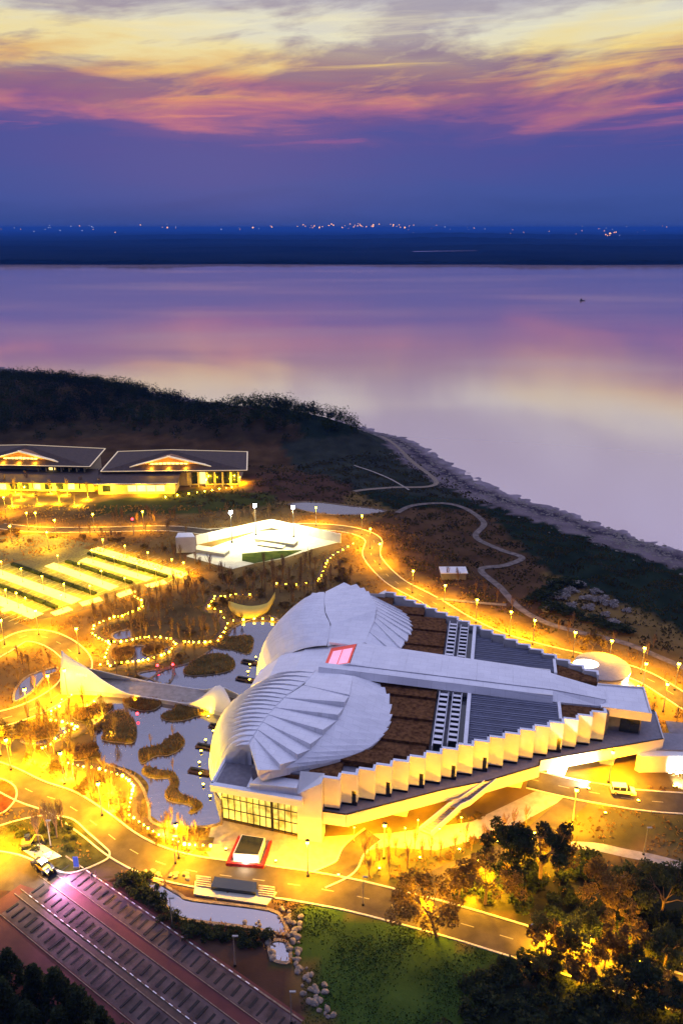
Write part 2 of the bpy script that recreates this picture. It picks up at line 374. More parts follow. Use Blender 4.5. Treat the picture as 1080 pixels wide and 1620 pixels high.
rough_n = np.sin(XX*.31+np.sin(YY*.23)*2)*np.sin(YY*.27+np.sin(XX*.19)*2)
HH = HH+np.where(HH > .3, rough_n*.5, 0)+np.where((HH < -.3) & (HH > -9), rough_n*.12, 0)
tint = np.zeros(XX.shape+(3,)); tint[:] = (.15, .095, .032)
def paint(poly, c, soft=None):
    P = [G(*q) for q in poly]; m = inpoly(XX+rough_n*2, YY+rough_n*2, P); tint[m] = c
tint[YY > 345] = (.075, .042, .020)
hillm = HH > 4; tint[hillm] = (.05, .034, .018)
wild = (SD < 72); tint[wild] = (.014, .022, .013)
tint[(SD < 85) & (YY > 330) & (HH < 5)] = (.03, .034, .025)
beach = (SD < 24+rough_n*5); tint[beach] = (.15, .12, .13)
band = (SD < 12+rough_n*3) & (SD > 6+rough_n*2); tint[band] = (.05, .04, .055)
tint[(SD < 3)] = (.24, .20, .22)
paint([(560, 840), (640, 800), (760, 790), (860, 900), (870, 990), (760, 960), (640, 900)], (.08, .045, .022))
paint([(395, 750), (480, 745), (560, 770), (540, 800), (430, 790), (390, 800)], (.075, .04, .025))
paint([(300, 775), (430, 780), (440, 800), (300, 812), (150, 815), (150, 795)], (.055, .06, .015))
paint([(440, 1418), (640, 1455), (860, 1525), (1000, 1580), (1000, 1700), (520, 1700), (480, 1540)], (.04, .075, .014))
paint([(700, 1345), (880, 1320), (1100, 1380), (1100, 1545), (860, 1480), (715, 1440)], (.035, .032, .015))
paint([(780, 1520), (900, 1530), (1100, 1590), (1100, 1720), (700, 1720)], (.02, .024, .012))
paint([(880, 1270), (1100, 1285), (1100, 1345), (880, 1330)], (.085, .07, .022))
paint([(540, 1330), (700, 1300), (860, 1290), (870, 1330), (700, 1350), (650, 1420), (560, 1400)], (.09, .08, .02))
paint([(0, 1400), (160, 1385), (470, 1420), (470, 1620), (-100, 1750), (-200, 1400)], (.06, .034, .022))
nx, ny = len(gx), len(gy)
verts = np.stack([XX, YY, HH], -1).reshape(-1, 3)
idx = np.arange(nx*ny).reshape(ny, nx)
faces = np.stack([idx[:-1, :-1], idx[:-1, 1:], idx[1:, 1:], idx[1:, :-1]], -1).reshape(-1, 4)
me = bpy.data.meshes.new('ground'); me.from_pydata(verts.tolist(), [], faces.tolist()); me.update()
ca = me.color_attributes.new('tint', 'FLOAT_COLOR', 'POINT')
ca.data.foreach_set('color', np.concatenate([tint.reshape(-1, 3), np.ones((nx*ny, 1))], 1).ravel().astype(np.float32))
me.polygons.foreach_set('use_smooth', [True]*len(me.polygons))
tag(put('ground', me, m_ground), kind='structure')
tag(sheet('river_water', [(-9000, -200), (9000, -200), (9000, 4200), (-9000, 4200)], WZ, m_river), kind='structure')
# far shore: flat land with a ragged tree-lined edge, running to the horizon
mb = MB(); n = 700; e0 = []; e1 = []
for i in range(n+1):
    x = -5200+10400*i/n; y = 2760+14*math.sin(i*.12)+20*math.sin(i*.04+1)
    e0.append(Vector((x, y, WZ-.5))); e1.append(Vector((x, y+8, -2+(5+3*math.sin(i*.05)+2*math.sin(i*.21))*random.uniform(.6, 1.3))))
for i in range(n):
    mb.quad(e0[i], e0[i+1], e1[i+1], e1[i])
    a, b = e1[i], e1[i+1]; mb.quad(a, b, (b.x*1.02, b.y+160, 2), (a.x*1.02, a.y+160, 2))
    mb.quad((a.x*1.02, a.y+160, 2), (b.x*1.02, b.y+160, 2), (b.x*14, 70000, 2), (a.x*14, 70000, 2))
tag(mb.build('far_shore_land', m_farland), kind='structure')
# low wooded ridges on the far plain
for k, (xa, xb, yy, hh, sd) in enumerate([(-3200, 3400, 4300, 26, 1), (-5200, 5200, 6400, 34, 2), (-8000, 8000, 9500, 48, 3), (3300, 6200, 9000, 92, 5)]):
    r2 = random.Random(sd); n = 140; mb = MB(); prev = None
    ph = r2.random()*9
    for i in range(n+1):
        u = i/n; x = xa+(xb-xa)*u; env = math.sin(math.pi*u)**.6
        h = hh*env*(.55+.25*math.sin(u*9+ph)+.2*math.sin(u*31+ph)+(.25*r2.random()) if k < 3 else hh*0+env*(.7+.1*math.sin(u*9)))
        q = ((x, yy, 1), (x, yy+90, 1+max(h, 1)), (x, yy+500, 1))
        if prev: mb.quad(prev[0], q[0], q[1], prev[1]); mb.quad(prev[1], q[1], q[2], prev[2])
        prev = q
    tag(mb.build('distant_ridge', m_farland), kind='structure')
tag(sheet('far_backwater', [G(*p, 2.4) for p in [(650, 397.6), (690, 396.8), (752, 396.2), (756, 396.9), (700, 397.8), (655, 398.4)]], 2.6, m_river), kind='structure')

# ------------------------------------------------------------------ roads, paths, parking
EXP = []; EXR = []
def road(pxs, width, mat=m_asphalt, z=.03, dash=True, kerbs=(True, True), name='road', terrain=False):
    path = catmull([(GT(*p) if terrain else G(*p)) for p in pxs], 8)
    if terrain:
        for p in path: p.z = float(height(np.array([p.x]), np.array([p.y]))[0])+.25
    EXR.append((path, width/2+.5))
    r = tag(ribbon(path, -width/2, width/2, z).build(name, mat), kind='structure')
    for s, k in zip((-1, 1), kerbs):
        if k: ribbon(path, s*(width/2), s*(width/2+.32), -.1, z+.13).build('kerb', m_kerb, r)
    if dash:
        acc = 0; on = False
        for i in range(len(path)-1):
            a, b = path[i], path[i+1]; l = (b-a).length; k = 0.0
            while k < l:
                if acc <= 0:
                    p0 = a.lerp(b, k/l); d = (b-a).normalized(); q = p0+d*2.2; nrm = Vector((d.y, -d.x, 0))*.09
                    MB().quad(*[Vector((v.x, v.y, v.z+z+.012)) for v in (p0-nrm, p0+nrm, q+nrm, q-nrm)][::-1]).build('lane_marking', m_paint, r)
                    acc = 6.0
                st = min(.5, l-k); k += st; acc -= st
    return r, path
main_road, main_path = road([(-60, 1208), (0, 1228), (50, 1252), (100, 1270), (150, 1303), (195, 1337), (240, 1360), (300, 1377), (400, 1391), (480, 1402), (560, 1417), (640, 1437), (715, 1457), (785, 1478), (853, 1499), (960, 1535), (1080, 1572), (1160, 1598)], 6.6)
ring_road, ring_path = road([(330, 842), (445, 834), (510, 834), (560, 840), (590, 854), (588, 880), (622, 918), (680, 950), (736, 984), (791, 1010), (865, 1031), (939, 1048), (1010, 1068), (1060, 1096), (1120, 1135)], 6.0)
service_road, service_path = road([(835, 1232), (900, 1247), (960, 1258), (1020, 1267), (1110, 1273)], 6.0, z=.045)
bridge_road, bridge_path = road([(-60, 1060), (0, 1028), (35, 1008), (70, 1008), (104, 1024), (125, 1050), (112, 1082), (75, 1110), (20, 1133), (-60, 1150)], 6.5, z=.05)
road([(-40, 985), (0, 990), (30, 1000), (40, 1010)], 7, z=.036, dash=False, kerbs=(False, False))
road([(-30, 1290), (-15, 1250), (10, 1215), (20, 1175), (5, 1140)], 6, z=.064, dash=False, kerbs=(False, False))
road([(-40, 1362), (10, 1366), (60, 1386), (110, 1392), (160, 1376), (195, 1352)], 5.2, z=.022, dash=False, kerbs=(False, False))
road([(505, 1392), (545, 1372), (560, 1345), (590, 1320)], 4.0, z=.02, dash=False)
road([(620, 1432), (680, 1398), (740, 1370), (820, 1340), (880, 1292), (915, 1262)], 4.4, z=.024, dash=False, kerbs=(False, False))
road([(0, 832), (60, 838), (160, 838), (260, 836), (330, 842)], 5, z=.026, dash=False)
road([(870, 1337), (940, 1340), (985, 1349), (1040, 1360), (1100, 1376)], 2.2, m_pave, dash=False, kerbs=(False, False), name='path', z=.03)
road([(628, 812), (655, 800), (700, 797), (735, 805), (765, 828), (752, 850), (790, 870), (825, 883), (800, 895), (760, 902), (790, 930), (820, 962), (860, 985), (910, 1000), (985, 1018), (1040, 1040), (1100, 1066)], 2.4, m_trail, dash=False, kerbs=(False, False), name='path', terrain=True)
road([(690, 948), (760, 955), (800, 958)], 1.6, m_trail, dash=False, kerbs=(False, False), name='path', terrain=True)
road([(560, 737), (590, 747), (620, 760), (647, 776)], .9, m_pave, dash=False, kerbs=(False, False), name='path', terrain=True)
road([(560, 778), (620, 772), (690, 765), (640, 720), (600, 690)], 2.4, m_rim, dash=False, kerbs=(False, False), name='path', terrain=True)
# looped drive round a planted traffic island, with a second bed at the junction
sheet('drive_asphalt', [G(*p) for p in [(-80, 1285), (60, 1275), (150, 1305), (205, 1345), (215, 1368), (165, 1398), (110, 1410), (40, 1412), (-80, 1400)]], .016, m_asphalt)
def bed(pts, name, mat):
    P = catmull([G(*p) for p in pts], 5, True); EXI.append(P); o = tag(sheet(name, P, .11, mat), kind='structure'); ribbon(P+[P[0]], -.16, .16, -.02, .2).build('kerb', m_kerb, o); return o
EXI = []
bed([(-30, 1316), (0, 1307), (35, 1297), (70, 1291), (113, 1296), (141, 1319), (165, 1340), (174, 1351), (164, 1363), (112, 1382), (75, 1371), (30, 1353), (-30, 1340)], 'planted_bed', M('bed_lawn', (.05, .05, .016), .95, .5, .4, .5, spec=0))
bed([(-40, 1228), (0, 1232), (22, 1243), (27, 1258), (18, 1275), (0, 1288), (-40, 1292)], 'planted_bed', M('bed_red_planting', (.16, .05, .015), .95, .5, .6, .5, spec=0))
# museum forecourt
sheet('forecourt_paving', [G(*p) for p in [(335, 1305), (345, 1296), (475, 1325), (620, 1318), (745, 1300), (860, 1245), (895, 1262), (800, 1315), (690, 1345), (610, 1340), (560, 1350), (540, 1372), (500, 1388), (440, 1381), (340, 1368), (325, 1345)]], .012, m_pave)

# car park, lower left: bays with hedge dividers on both sides of two aisles
a0 = G(33, 1415); a1 = G(293, 1618); du = (a1-a0).normalized(); dv = Vector((-du.y, du.x, 0))   # du down the rows, dv towards the right
if dv.x < 0: dv = -dv
LEN = (a1-a0).length+14
def CP(u, v): return a0+du*u+dv*v
off_c = (G(178, 1406)-a0).dot(dv)
tag(sheet('car_park_asphalt', [CP(-2, -13), CP(LEN, -13), CP(LEN, off_c+.6), CP(-2, off_c+.6)], .018, m_redasph), kind='structure')
cp = bpy.data.objects['car_park_asphalt']
def bay_row(v0, v1, u0, u1, pitch, mat):
    sheet('bay_paving', [CP(u0, v0), CP(u1, v0), CP(u1, v1), CP(u0, v1)], .034, mat, cp)
    me = None; u = u0+.4
    while u < u1:
        c = CP(u, (v0+v1)/2)
        if me is None:
            b = MB().box((0, 0, 0), abs(v1-v0)*.78, .42, .09); me = b.me('bay_divider', mat=m_tyre)
        o = put('bay_divider', me, None, cp, (c.x, c.y, .03)); o.rotation_euler.z = math.atan2(dv.y, dv.x)+random.gauss(0, .02); o.scale = (random.uniform(.7, 1.1), random.uniform(.6, 1.2), random.uniform(.5, 1.6)); u += pitch
bay_row(-4.3, -.7, 1, LEN, 1.75, m_baypale); bay_row(.9, 4.2, 1, LEN, 1.75, m_baypale); bay_row(off_c-3.6, off_c-.3, 1, LEN, 1.75, m_baypale)
for v0, v1 in ((-.6, -.45), (.6, .75), (4.3, 4.42), (off_c-3.85, off_c-3.73), (off_c-.15, off_c+.1), (-4.6, -4.48)):
    MB().hexa([CP(-1, v0)+Vector((0, 0, .0)), CP(LEN, v0), CP(LEN, v1), CP(-1, v1)]+[p+Vector((0, 0, .15)) for p in (CP(-1, v0), CP(LEN, v0), CP(LEN, v1), CP(-1, v1))]).build('kerb', m_rim, cp)
sheet('median_planting', [CP(0, -.44), CP(LEN, -.44), CP(LEN, .59), CP(0, .59)], .05, m_roof, cp)
for k in range(26):        # white dashes along the outer kerb of the rows
    u = 2+k*1.75
    for v in (.68, off_c-.02): MB().box(CP(u, v)+Vector((0, 0, .16)), .14, .8, .03, math.atan2(-du.x, du.y)).build('kerb_dash', m_white, cp)

# upper car park: pale lit lanes between darker bays
q0, q1, q2, q3 = [G(*p) for p in [(128, 866), (298, 915), (70, 980), (-140, 925)]]
tag(sheet('upper_car_park', [q0, q1, q2, q3], .014, m_bay), kind='structure'); ucp = bpy.data.objects['upper_car_park']
eu = (q1-q0).normalized(); ev = (q3-q0); ev = (ev-eu*ev.dot(eu)).normalized()
lanes = [((148, 868), (293, 911), 4.2), ((131, 885), (237, 917), 3.4), ((78, 893), (181, 931), 3.8), ((-40, 893), (122, 952), 4.2), ((-60, 925), (60, 975), 4.2)]
lane_pts = []
for a, b, w in lanes:
    A, B = G(*a), G(*b); dd = (B-A).normalized(); nn_ = Vector((-dd.y, dd.x, 0))*w/2
    sheet('lane_paving', [A-nn_, B-nn_, B+nn_, A+nn_], .03, m_lane, ucp); lane_pts.append((A, B))
    nb = int((B-A).length/2.7)
    for i in range(nb):
        c = A.lerp(B, (i+.5)/nb)
        for s in (-1, 1):
            p = c+nn_.normalized()*s*(w/2+2.6)
            MB().box((p.x, p.y, .032), .22, 4.4, .02, math.atan2(dd.y, dd.x)).build('bay_line', m_paint, ucp)
for (A, B), (C, D_) in zip(lane_pts[:-1], lane_pts[1:]):
    p_, q_ = A.lerp(C, .5), B.lerp(D_, .5); n = 8
    for i in range(n): MB().bar(p_.lerp(q_, (i+.06)/n)+Vector((0, 0, .03)), p_.lerp(q_, (i+.94)/n)+Vector((0, 0, .03)), 1.3, .8).build('hedge', m_leafdark, ucp)
for a, b in [((2, 966), (38, 958)), ((84, 972), (112, 962)), ((128, 956), (160, 947)), ((186, 943), (212, 934)), ((232, 928), (262, 920))]:
    A, B = G(*a), G(*b); dd = (B-A).normalized(); nn_ = Vector((-dd.y, dd.x, 0))*1.6
    sheet('lane_paving', [A-nn_, B-nn_, B+nn_, A+nn_], .036, m_lane, ucp)
sheet('parking_apron', [G(*p) for p in [(-60, 975), (70, 968), (250, 915), (298, 912), (300, 920), (110, 972), (-60, 1000)]], .026, m_asphalt, ucp)
sheet('parking_verge', [G(*p) for p in [(-150, 860), (60, 845), (150, 860), (128, 868), (-140, 918)]], .022, m_bay, ucp)

# ------------------------------------------------------------------ ponds and islands
def pond(pts, z=.06, name='pond_water'):
    P = catmull([G(*p) for p in pts], 4, True); o = tag(sheet(name, P, z, m_pond), kind='structure'); EXP.append(P)
    P2 = P+[P[0]]
    ribbon(P2, -.25, .3, 0, z+.16).build('pond_rim', m_rim, o); return o
S5 = lambda *L_: [(x/2.842, 1040+y/2.842) for x, y in L_]
S4 = lambda *L_: [(x/2.7, 800+y/2.7) for x, y in L_]
S8 = lambda *L_: [(x/4.154, 960+y/4.154) for x, y in L_]
S7 = lambda *L_: [(200+x/2.571, 800+y/2.571) for x, y in L_]
S6 = lambda *L_: [(x/2.25, 1300+y/2.25) for x, y in L_]
pond([(172, 1092), (140, 1120), (152, 1150), (150, 1180), (160, 1205), (195, 1218), (222, 1240), (236, 1275), (240, 1300), (275, 1308), (340, 1306), (352, 1285), (350, 1200), (390, 1120), (425, 1075), (432, 1020), (442, 985), (420, 975), (372, 992), (352, 1012), (310, 1045), (262, 1060), (235, 1075), (200, 1085)])
pond(S5((95, 375), (190, 362), (262, 345), (265, 320), (310, 300), (300, 350), (250, 380), (150, 395)), .05)
pond(S8((90, 610), (110, 530), (180, 460), (300, 415), (375, 400), (370, 430), (300, 460), (250, 520), (200, 570), (120, 620)), .05)
pond(S4((480, 550), (555, 530), (555, 575), (500, 578)), .05)
pond(S4((560, 605), (620, 600), (640, 625), (725, 605), (710, 630), (650, 645), (600, 672), (520, 668), (570, 635)), .05)
pond(S4((600, 715), (690, 700), (740, 690), (735, 745), (700, 770), (650, 745), (600, 730)), .05)
pond([(455, 799), (490, 794), (550, 800), (612, 808), (565, 815), (500, 812)], .05)
pond(S6((510, 215), (560, 215), (640, 260), (690, 280), (960, 315), (1010, 360), (1020, 400), (960, 395), (900, 380), (820, 370), (640, 345), (590, 300)), .05, 'stream_water')
pond(S6((960, 430), (1020, 430), (1032, 500), (970, 492)), .05, 'stream_water')
ISL = []
def mound_mesh(P, h):
    c = sum(P, Vector())/len(P); mb = MB(); n = len(P); rings = [(1.0, 0.0), (.97, .4*h), (.90, .8*h), (.82, h)]
    # insets follow the normal, so thin winding islands keep their width
    allr = []
    for s, z in rings:
        ring = []
        for i, p in enumerate(P):
            d = (P[(i+1) % n]-P[i-1]); d.z = 0; d.normalize(); nr = Vector((-d.y, d.x, 0))
            ring.append(Vector((p.x, p.y, 0))+nr*((1-s)*2.4)*ORI+Vector((0, 0, z)))
        allr.append(ring)
    for a, b in zip(allr[:-1], allr[1:]):
        for i in range(n): mb.quad(a[i], a[(i+1) % n], b[(i+1) % n], b[i])
    return mb, allr[-1]
def island(pts, label, h=.7, mat=None):
    global ORI
    P = catmull([G(*p) for p in pts], 4, True)
    A = sum(P[i].x*P[(i+1) % len(P)].y-P[(i+1) % len(P)].x*P[i].y for i in range(len(P)))
    ORI = 1 if A > 0 else -1
    mb, top = mound_mesh(P, h); ISL.append((P, h))
    bm = bmesh.new()
    for q in mb.f: bm.faces.new([bm.verts.new(mb.v[i]) for i in q])
    f = bm.faces.new([bm.verts.new(p) for p in top]); f.normal_update()
    bmesh.ops.triangulate(bm, faces=[f]); bmesh.ops.remove_doubles(bm, verts=bm.verts[:], dist=.001)
    bmesh.ops.recalc_face_normals(bm, faces=bm.faces[:])
    me = bpy.data.meshes.new('pond_island'); bm.to_mesh(me); bm.free()
    o = put('pond_island', me, mat or m_soil, None, (0, 0, .02)); tag(o, label, 'island', 'grassy islands in the museum pond')
    ribbon(P+[P[0]], -.12*ORI, .18*ORI, 0, .16).build('stone_edge', m_rim, o); return o
island(S5((625, 430), (640, 415), (720, 400), (760, 365), (800, 350), (830, 375), (815, 410), (760, 440), (700, 445), (650, 475), (630, 468)), 'S-shaped grassy island at mid pond, upper half of the winding pair')
island(S5((640, 510), (660, 495), (720, 510), (780, 520), (805, 560), (800, 600), (840, 630), (890, 645), (910, 670), (880, 695), (850, 700), (868, 680), (845, 662), (780, 652), (745, 630), (750, 600), (768, 570), (755, 545), (700, 545), (650, 530)), 'long snaking grassy island nearest the glazed museum corner')
island(S5((725, 265), (780, 240), (810, 210), (900, 215), (1000, 235), (900, 262), (820, 285), (750, 285)), 'curved grassy island tucked against the near side of the sail bridge')
island(S5((440, 300), (500, 260), (560, 250), (610, 300), (605, 380), (530, 382), (460, 370), (470, 340)), 'grassy island with three uplit trees in the pond', .9)
island(S5((330, 260), (400, 220), (510, 220), (470, 260), (400, 285), (350, 285)), 'small brown island beneath the left foot of the sail bridge')
island(S5((560, 195), (720, 195), (705, 230), (650, 242), (590, 228)), 'brown island in the shade under the middle of the sail bridge')
island(S5((320, 420), (430, 395), (435, 440), (360, 465), (310, 450)), 'round brown island beside the lamp-lit stepping walk')
island(S5((90, 310), (240, 290), (262, 345), (180, 372), (100, 370)), 'long brown island at the pond end near the road junction')
island(S4((785, 705), (850, 655), (930, 635), (990, 655), (1002, 690), (950, 715), (820, 727)), 'teardrop grassy island in the pond behind the sail bridge')
island(S4((870, 590), (1000, 560), (1075, 560), (1080, 600), (1060, 635), (1000, 620), (930, 610)), 'low reedy island near the far front of the museum', .4)
island(S4((490, 620), (560, 610), (572, 640), (520, 668), (480, 650)), 'small knob of ground inside the looped lamp walk')
island(S4((620, 615), (690, 605), (700, 625), (650, 640), (615, 632)), 'sliver of brown ground between the upper pools')

# ------------------------------------------------------------------ the museum
AX = R(-11.3); MO = Vector((-.745, 159.27, 0)); axv = Vector((math.cos(AX), math.sin(AX), 0)); nnv = Vector((math.sin(AX), -math.cos(AX), 0))
def W(s, t, z=0.0): return MO+axv*s+nnv*t+Vector((0, 0, z))
mus = thing('museum', 'large white museum with two scaled shell roofs, a central spine and sawtooth walls', 'museum', MO)
def mp(mb, name, mat, parent=None, smooth=False):
    return mb.build(name, mat, parent or mus, smooth)
def hx(pts, z0, z1):       # prism over local (s,t) points
    return MB().prism([W(*p)[:2] for p in pts], z0, z1)
NP, DS, DT, S0, T0 = 18, 3.0, 1.855, 5.4, 40.1
ZD, ZT, ZP = 6.5, 13.0, 13.8                   # deck, terrace, panel top
DECK = [(5.4, 40.9), (9.8, 40.9), (27, 30.5), (35.5, 26.1), (45.6, 19.4), (45.8, 17.6), (72.1, 5.0)]
mp(hx(DECK+[(s, -t) for s, t in DECK[::-1]], 4.4, ZD-.02), 'deck', m_deck)
for sg in (1, -1):                              # fascia band round the deck edge, its upstand and the soffit line
    for (a, b) in list(zip(DECK[:-1], DECK[1:])):
        A, B = W(a[0], sg*a[1], 4.15), W(b[0], sg*b[1], 4.15); d = (B-A).normalized(); n = Vector((d.y, -d.x, 0))*.14*sg
        mp(MB().bar(A+n, B+n, .26, 2.75), 'fascia', m_fascia)
        mp(MB().bar(A+n+Vector((0, 0, 2.76)), B+n+Vector((0, 0, 2.76)), .34, .07), 'deck_coping', m_darkmetal)
mp(MB().bar(W(72.25, 5, 4.15), W(72.25, -5, 4.15), .26, 2.75), 'fascia', m_fascia)
# supports under the deck and the closed ground floor behind them
for sg in (1, -1):
    for s, t, w in ((8.5, 36, 3.0), (18.5, 31.0, 5.0), (29.5, 24.5, 4.0), (41, 18, 4.5), (50, 12.2, 5), (61, 6.5, 4)):
        a = W(s, sg*t); mb = MB()
        mb.hexa([W(s-w*.35, sg*(t-.6), 0), W(s+w*.35, sg*(t-.6), 0), W(s+w*.35, sg*(t+.6), 0), W(s-w*.35, sg*(t+.6), 0),
                 W(s-w*.55, sg*(t-.6), 4.4), W(s+w*.55, sg*(t-.6), 4.4), W(s+w*.55, sg*(t+.6), 4.4), W(s-w*.55, sg*(t+.6), 4.4)])
        mp(mb, 'support', m_fascia)
mp(hx([(2, 33), (18, 23.5), (34, 14), (58, 3.5), (58, -3.5), (34, -14), (18, -23.5), (2, -33)], 0, 4.45), 'ground_floor_wall', m_white2)
# upper storey body behind the panels
body = [(2.0, 38.6)]+[(S0+DS*k+.3, T0-DT*k-1.6) for k in range(NP)]+[(60.5, 5.5), (60.5, 0)]
mp(hx(body+[(s, -t) for s, t in body[::-1] if t > 0], 4.5, ZT-1.2), 'upper_storey', m_grey)
doors = {1: 'o', 3: 'o', 5: 'o', 7: 'o', 9: 'g', 14: 'o'}
for sg in (1, -1):
    for k in range(NP):
        s, t = S0+DS*k, T0-DT*k
        mb = MB(); z0 = ZD+.75
        q = lambda a, b, c: W(a, sg*b, c)
        if k in doors:           # panel with its lower right corner cut out for a doorway
            mb.prism([W(s, sg*t)[:2], W(s+DS-1.05, sg*t)[:2], W(s+DS-1.05, sg*(t-.35))[:2], W(s, sg*(t-.35))[:2]], z0, ZP)
            mb.prism([W(s+DS-1.05, sg*t)[:2], W(s+DS-.02, sg*t)[:2], W(s+DS-.02, sg*(t-.35))[:2], W(s+DS-1.05, sg*(t-.35))[:2]], z0+2.9, ZP)
        else:
            mb.prism([W(s, sg*t)[:2], W(s+DS-.02, sg*t)[:2], W(s+DS-.02, sg*(t-.35))[:2], W(s, sg*(t-.35))[:2]], z0, ZP)
        pn = mp(mb, 'wall_panel', m_white2)
        mp(hx([(s+.05, sg*(t-.30)), (s+DS-.1, sg*(t-.30)), (s+DS-.1, sg*(t-.75)), (s+.05, sg*(t-.75))], ZD, z0+.1), 'base_recess', m_darkmetal, pn)
        if k in doors:
            dg = mp(hx([(s+DS-1.05, sg*(t-.38)), (s+DS-.05, sg*(t-.38)), (s+DS-.05, sg*(t-.6)), (s+DS-1.05, sg*(t-.6))], ZD+.02, z0+2.9), 'door', m_darkglass, pn)
            mp(hx([(s+DS-1.12, sg*(t-.2)), (s+DS-1.0, sg*(t-.2)), (s+DS-1.0, sg*(t-.34)), (s+DS-1.12, sg*(t-.34))], ZD+.02, z0+2.8), 'door_frame', m_darkmetal, pn)
        # return wall to the next tooth, with white coping
        mp(hx([(s+DS-.3, sg*(t-.36)), (s+DS, sg*(t-.36)), (s+DS, sg*(t-DT)), (s+DS-.3, sg*(t-DT))], z0, ZP-.12), 'return_wall', m_white2)
        mp(hx([(s-.08, sg*(t+.06)), (s+DS+.05, sg*(t+.06)), (s+DS+.05, sg*(t-.62)), (s-.08, sg*(t-.62))], ZP+.003, ZP+.14), 'coping', m_white)
        mp(hx([(s+DS-.5, sg*(t-.62)), (s+DS+.05, sg*(t-.62)), (s+DS+.05, sg*(t-DT+.0)), (s+DS-.5, sg*(t-DT+.0))], ZP+.006, ZP+.13), 'coping', m_white)
    edge_t = lambda s: T0-DT*max(0, math.floor((s-S0)/DS))-.7
    # planted terrace in stepped rows
    rows = [(5, 9.5), (9.5, 13.5), (13.5, 17.5), (17.5, 21.5), (21.5, 25.5), (25.5, 29.5), (29.5, 33.5), (33.5, 39.2)]
    for i, (ta, tb) in enumerate(rows):
        sb = min(23.6, S0+DS*math.floor((T0-tb-.4)/DT)+DS-.3) if tb < 39 else 7.9
        sa = -6.0 if tb > 34 else 2.0
        z = ZT+(.55 if i % 2 == 0 else .0)-(.05*i)
        mp(hx([(sa, sg*ta), (sb, sg*ta), (sb, sg*(tb-.02)), (sa, sg*(tb-.02))], ZT-1.1, z), 'planted_terrace', m_brown)
    # louvred skylights, the glazing strip and the white beams
    for s0 in (24.3, 27.2):
        mp(hx([(s0-.1, sg*6.6), (s0+1.9, sg*6.6), (s0+1.9, sg*(26.5 if s0 < 26 else 25))][:3]+[(s0-.1, sg*(26.5 if s0 < 26 else 25))], ZT-1.1, ZT-.3), 'skylight_glass', m_darkglass)
        for e in (-.12, 1.82):
            tt = 26.5 if s0 < 26 else 25.0
            mp(hx([(s0+e, sg*6.6), (s0+e+.14, sg*6.6), (s0+e+.14, sg*tt), (s0+e, sg*tt)], ZT-1, ZT+.75), 'skylight_kerb', m_white)
        n = 10; t0 = 7.0; t1 = (26.5 if s0 < 26 else 25.0)-.3; w = (t1-t0)/n
        for i in range(n):
            a, b = t0+w*i, t0+w*(i+.80); z1, z2 = (ZT+.35, ZT+.8)
            if sg < 0: z1, z2 = z2, z1
            mb = MB().hexa([W(s0+.1, sg*a, z1), W(s0+1.75, sg*a, z1), W(s0+1.75, sg*b, z2), W(s0+.1, sg*b, z2),
                            W(s0+.1, sg*a, z1+.12), W(s0+1.75, sg*a, z1+.12), W(s0+1.75, sg*b, z2+.12), W(s0+.1, sg*b, z2+.12)])
            mp(mb, 'louvre_slat', m_white)
    mp(hx([(29.15, sg*6.5), (30.3, sg*6.5), (30.3, sg*24.2), (29.15, sg*24.2)], ZT-1.1, ZT-.25), 'glazing_strip', m_darkglass)
    mp(hx([(30.3, sg*6.5), (31.1, sg*6.5), (31.1, sg*24.6), (30.3, sg*24.6)], ZT-1.1, ZT+.9), 'roof_beam', m_white)
    # ribbed metal roof in lapped sheets along the axis, each ending at its own tooth
    for i in range(8):
        ta, tb = 6.6+2.1*i, 6.6+2.1*(i+1)
        sb = min(49.4, S0+DS*math.floor((T0-tb-.7)/DT)+DS-.4)
        if sb < 32: continue
        z = ZT+.35-.16*i+.3
        mb = MB().hexa([W(31.1, sg*ta, ZT-1), W(sb, sg*ta, ZT-1), W(sb, sg*tb, ZT-1), W(31.1, sg*tb, ZT-1), W(31.1, sg*ta, z+.0), W(sb, sg*ta, z+.0), W(sb, sg*tb, z-.10), W(31.1, sg*tb, z-.10)])
        sh = mp(mb, 'roof_sheet', m_metalroof)
        for j in range(3):
            tj = ta+.35+.7*j
            mp(MB().bar(W(31.2, sg*tj, z-.03), W(sb-.05, sg*tj, z-.03), .08, .1), 'seam', m_metalroof, sh)
    mp(hx([(49.45, sg*6.0), (50.1, sg*6.0), (50.1, sg*12.2), (49.45, sg*12.2)], ZT-1.1, ZT+.8), 'roof_beam', m_white)
    mp(hx([(50.1, sg*5.2), (59.0, sg*5.2), (59.0, sg*7.2), (53.2, sg*10.2), (50.1, sg*11.4)], ZT-1.1, ZT-.2), 'planted_terrace', m_brown)
